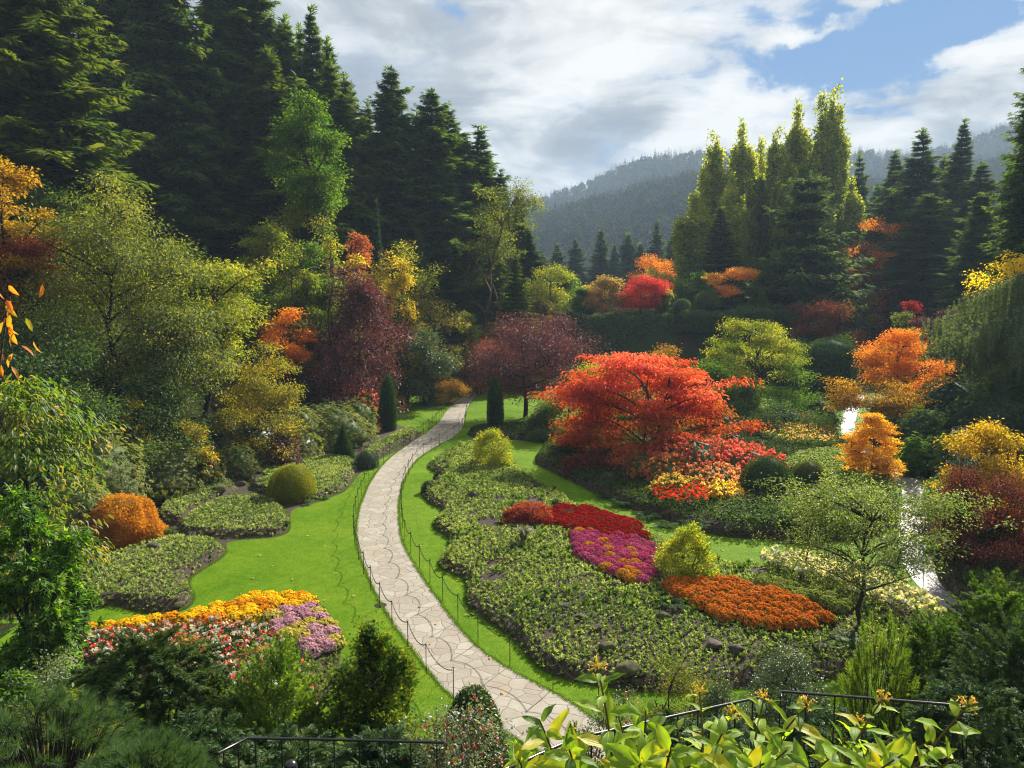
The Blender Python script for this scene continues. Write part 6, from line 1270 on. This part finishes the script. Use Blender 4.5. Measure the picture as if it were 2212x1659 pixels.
railing('sloping black steel handrail of the steps behind the honeysuckle', [(1030, 1690, 5.6), (1240, 1596, 6.6), (1450, 1548, 7.6), (1640, 1506, 8.6)], 13)
railing('level black steel handrail glinting in the sun before the bushy pine', [(1688, 1506, 8.6), (1686, 1493, 8.7), (2075, 1524, 8.2)], 7)
railing('black steel handrail below the golden tipped conifer', [(470, 1628, 7.6), (535, 1594, 8.2), (700, 1597, 8.2), (960, 1604, 8.0)], 10)
def lamp():
    p = at(628, 1655, 8.3); mb = MB(); t = np.linspace(0, 1.57, 7); z0 = -.45
    tube(mb, [(0, 0, z0), (0, 0, 0)], .03, 8); tube(mb, np.stack([0 * t, 0 * t, .07 * np.sin(t)], 1), .075 * np.cos(t) + .002, 14); sh = mb; b = MB(); tube(b, [(0, 0, -.05), (0, 0, .0)], .078, 14, cap=True)
    thing('garden_lamp', 'small black domed garden lamp below the left handrail', 'lamp', p, [('body', sh.mesh('lamp_body', True), M['steel']), ('collar', b.mesh('lamp_collar'), M['steel'])])
lamp()

# ---- the honeysuckle bush at the view point
def big_leaf(mb, p, d, up, L, W, curl, tint, LS=None):
    s = np.linspace(0, 1, 8); d = d / np.linalg.norm(d); sd_ = np.cross(up, d); sd_ /= np.linalg.norm(sd_); nn = np.cross(d, sd_)
    ang = curl * s; mid = p + L * (np.cumsum(np.cos(ang)) / 8)[:, None] * d - L * (np.cumsum(np.sin(ang)) / 8)[:, None] * nn
    w = W * np.sin(np.pi * np.clip(s, .02, 1) ** .72) ** .9 * np.where(s > .6, 1 - .25 * (s - .6), 1); w[-1] = 0.0005
    wav = .08 * W * np.sin(s * 12 + U(0, 6))
    V = []
    for k, (f, lift) in enumerate(((-1, .30), (-.5, .16), (0, 0), (.5, .16), (1, .30))): V.append(mid + sd_ * (f * w)[:, None] * .5 + nn * (lift * w * .5 + (wav if f in (-1, 1) else 0) * f)[:, None])
    if LS is not None: LS.append(np.stack([np.repeat(s, 5), np.tile([-1, -.5, 0, .5, 1], 8)], 1))
    V = np.stack(V, 1); b = np.arange(7)[:, None] * 5 + np.arange(4)[None]; b = b.ravel()
    mb.add(V.reshape(-1, 3), np.stack([b, b + 1, b + 6, b + 5], 1), np.clip(tint + rng.normal(0, .03, len(b)), 0, 1))
def veined():
    m, n, out = mat('veined_leaf'); A = lambda k: n.new('ShaderNodeAttribute', _attribute_name=k).outputs['Fac']
    t, al, ac = A('tint'), A('along'), n.math('ABSOLUTE', A('across'))
    g = n.new('ShaderNodeNewGeometry').outputs['Position']; ns = n.new('ShaderNodeTexNoise', Vector=g, Scale=26.0, Detail=5.0).outputs[0]
    c = n.ramp(n.math('ADD', t, n.math('MULTIPLY', n.math('SUBTRACT', ns, .5), .35)), [(.05, (.09, .19, .010)), (.36, (.20, .35, .012)), (.66, (.33, .45, .014)), (.95, (.54, .46, .02))])
    side = n.math('FRACT', n.math('SUBTRACT', n.math('MULTIPLY', al, 8.0), n.math('MULTIPLY', ac, 2.2)))
    vein = n.math('MAXIMUM', n.ramp(side, [(.0, 1.0), (.10, .0), (.92, .0), (1.0, 1.0)]), n.ramp(ac, [(.02, 1.0), (.09, 0.0)]))
    c = n.mix(n.math('MULTIPLY', vein, .35), c, (.42, .46, .10)); spot_ = n.ramp(ns, [(.70, 0.0), (.76, .6)]); c = n.mix(spot_, c, (.22, .12, .03))
    bm = n.new('ShaderNodeBump', Strength=.5, Distance=.004, Height=n.math('SUBTRACT', 1.0, vein))
    d = n.new('ShaderNodeBsdfDiffuse', Color=c, Normal=bm.outputs[0]); tr_ = n.new('ShaderNodeBsdfTranslucent', Color=n.mix(1.0, c, (1.5, 1.45, .6), 'MULTIPLY'))
    x = n.new('ShaderNodeMixShader', Fac=.55, i1=d.outputs[0], i2=tr_.outputs[0]); gl_ = n.new('ShaderNodeBsdfGlossy', Roughness=.5, Normal=bm.outputs[0])
    y = n.new('ShaderNodeMixShader', Fac=.03, i1=x.outputs[0], i2=gl_.outputs[0]); n.link(y.outputs[0], out.inputs['Surface']); return m
def honeysuckle():
    Y0 = 2.9; base = np.array([.55, Y0, float(terrain(.55, Y0)) - .1]); root = bpy.data.objects.new('honeysuckle_bush', None); COL.objects.link(root); root.location = base
    tag(root, 'yellow green honeysuckle bush with broad pointed leaves and small yellow flowers at the bottom edge', 'honeysuckle')
    LM = veined(); FM = leaf((.30, .34, .05), (.55, .46, .08), (.62, .34, .12), tr=.4, var=0); SM = leaf((.10, .12, .03), (.20, .10, .04), tr=.1, var=0)
    tips = [(1165, 1555, 2.6, 0), (1290, 1440, 2.55, 1), (1395, 1535, 2.7, 0), (1510, 1490, 2.9, 1), (1650, 1510, 2.8, 1), (1745, 1525, 2.7, 1), (1830, 1590, 2.75, 0), (1905, 1512, 2.7, 1), (2010, 1600, 2.6, 0), (2090, 1525, 2.55, 1), (1560, 1585, 2.4, 0), (1230, 1620, 2.3, 0), (1450, 1620, 2.35, 0), (1700, 1620, 2.3, 0), (1950, 1630, 2.3, 0), (1340, 1600, 2.9, 0), (1600, 1620, 2.9, 0), (1880, 1625, 2.9, 0), (1120, 1640, 2.5, 0), (1790, 1640, 2.4, 0), (1500, 1640, 2.6, 0), (1385, 1650, 2.3, 0), (1330, 1530, 3.0, 0), (1460, 1560, 3.1, 0), (1580, 1545, 3.0, 1), (1700, 1580, 3.1, 0), (1960, 1570, 3.0, 0), (1855, 1560, 3.1, 1), (2060, 1640, 2.5, 0), (1240, 1560, 2.9, 0), (1650, 1650, 2.2, 0), (2000, 1655, 2.3, 0)]
    for k, (px, py, Y, fl) in enumerate(tips):
        tip = np.array(at(px, py, Y)) - base; foot = np.array([tip[0] * .75 + U(-.1, .1), U(-.15, .15), 0]); P = bez(foot, tip, .10, 16, .03)
        st = MB(); tube(st, P, np.linspace(.007, .003, 16), 6); so_ = link('stem', st.mesh('honeysuckle_stem', True), SM, root)
        LS = []; lf = MB(); s = np.concatenate([[0], np.cumsum(np.linalg.norm(np.diff(P, axis=0), axis=1))]); Lt = s[-1]; rot = U(0, 3.14)
        dlt = .03
        j = 0
        while dlt < min(Lt, .75):
            p = np.array([np.interp(Lt - dlt, s, P[:, i]) for i in range(3)]); t = nrm(np.array([np.interp(Lt - dlt + .02, s, P[:, i]) for i in range(3)]) - np.array([np.interp(Lt - dlt - .02, s, P[:, i]) for i in range(3)]))
            rot += 1.57 + U(-.3, .3); X = nrm(np.cross(t, [.3, .9, .1])); B = np.cross(t, X); L = (.065 + .36 * min(dlt, .25)) * U(.75, 1.25)
            for sg in (1, -1):
                d = sg * (X * math.cos(rot) + B * math.sin(rot)) + t * U(.3, .75) * (1.4 if dlt < .06 else 1) + np.array([0, 0, .05])
                big_leaf(lf, p, d, nrm(t + np.array([0, 0, .4]) + rng.normal(0, .25, 3)), L, L * U(.27, .42), U(.0, 1.2), np.clip(U(.05, .85) + (.1 if dlt > .1 else -.1), 0, 1), LS)
            dlt += .035 + .04 * min(1, dlt * 6) + U(0, .02)
        me = lf.mesh('honeysuckle_leaf', True); LS = np.concatenate(LS)
        for q, nm in enumerate(('along', 'across')): at_ = me.attributes.new(nm, 'FLOAT', 'POINT'); at_.data.foreach_set('value', LS[:, q].astype(np.float32))
        link('foliage', me, LM, so_)
        if fl:
            fm = MB()
            for q in range(15):
                d = nrm(rng.normal(0, .7, 3) + np.array([0, 0, .7])); c = P[-1] + d * .012; tube(fm, bez(c, c + d * U(.012, .022), 0, 4), np.array([.0014, .002, .0028, .001]), 5, U(.1, .9))
                put(fm, (c + d * .02)[None].repeat(4, 0), d + rng.normal(0, .7, (4, 3)), rng.normal(0, 1, (4, 3)), .011, .004, 'dia', U(.2, 1, 4))
            link('flower_cluster', fm.mesh('flower_cluster'), FM, so_)
honeysuckle()

# ---- dark understorey between the red maple and the far wet path, and more sunlit bushes on the left bank
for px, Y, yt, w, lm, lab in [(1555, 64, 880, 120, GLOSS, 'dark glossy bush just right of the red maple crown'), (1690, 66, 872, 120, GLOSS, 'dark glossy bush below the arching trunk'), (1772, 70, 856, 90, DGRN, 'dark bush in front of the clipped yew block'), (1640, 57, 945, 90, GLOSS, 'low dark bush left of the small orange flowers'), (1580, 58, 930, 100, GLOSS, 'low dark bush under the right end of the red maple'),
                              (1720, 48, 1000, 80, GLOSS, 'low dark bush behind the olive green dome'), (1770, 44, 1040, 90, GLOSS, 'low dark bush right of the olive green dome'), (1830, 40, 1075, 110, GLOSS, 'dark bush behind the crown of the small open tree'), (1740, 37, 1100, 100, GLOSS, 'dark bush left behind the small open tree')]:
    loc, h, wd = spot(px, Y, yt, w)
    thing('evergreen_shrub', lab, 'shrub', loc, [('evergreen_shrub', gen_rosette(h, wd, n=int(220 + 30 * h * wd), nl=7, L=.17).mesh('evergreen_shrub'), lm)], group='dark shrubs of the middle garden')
for px, Y, yt, w, lm, lab in [(640, 73, 505, 100, YGRN, 'sunlit yellow green bush on the bank right of the spreading one'), (725, 76, 470, 90, YGRN, 'sunlit golden green bush below the bright green round tree'), (560, 70, 560, 90, BGRN, 'light green bush in front of the dark cedar, above the orange maple'), (865, 84, 540, 90, YEL, 'second golden bush right of the golden yellow tree')]:
    shrub('broadleaf_shrub', lab, px, Y, yt, w, lm, ncl=90, npl=80, L=.24, cs=.08)

def off_all(P):
    k = np.ones(len(P), bool)
    for q in MUMG.values(): k &= ~inside(P, q)
    return k
stuff('ground_cover', cover_mesh('mums', .18, .13, 12, .06, off_all, h=.10), leaf((.04, .085, .016), (.11, .18, .035), (.24, .29, .08), tr=.35, gl=.05, var=0), 'low green foliage between the flowers of the yellow and red bed', 'ground cover')
stuff('leafy_tufts', cover_mesh('island', .85, .20, 18, .3, lambda P: off_mums(P) & (wob(P[:, 1], P[:, 0], .6) > -.1), h=.14, ar=.3, up=.7), leaf((.04, .09, .014), (.10, .19, .03), (.22, .30, .07), tr=.4, gl=.05, var=0), 'scattered taller leafy tufts rising out of the ground cover of the island bed', 'ground cover')

# ================================================================== HAZE
def haze():
    m, n, out = mat('haze'); v = n.new('ShaderNodeVolumePrincipled', Density=.00030, Anisotropy=.0); v.inputs['Color'].default_value = (.56, .75, .98, 1)
    n.link(v.outputs[0], out.inputs['Volume']); mb = MB(); box(mb, (-1900, -320, -2), (1900, 1850, 275))
    stuff('haze', mb.mesh('haze'), m, 'pale bluish autumn haze filling the air of the valley', 'haze')
haze()
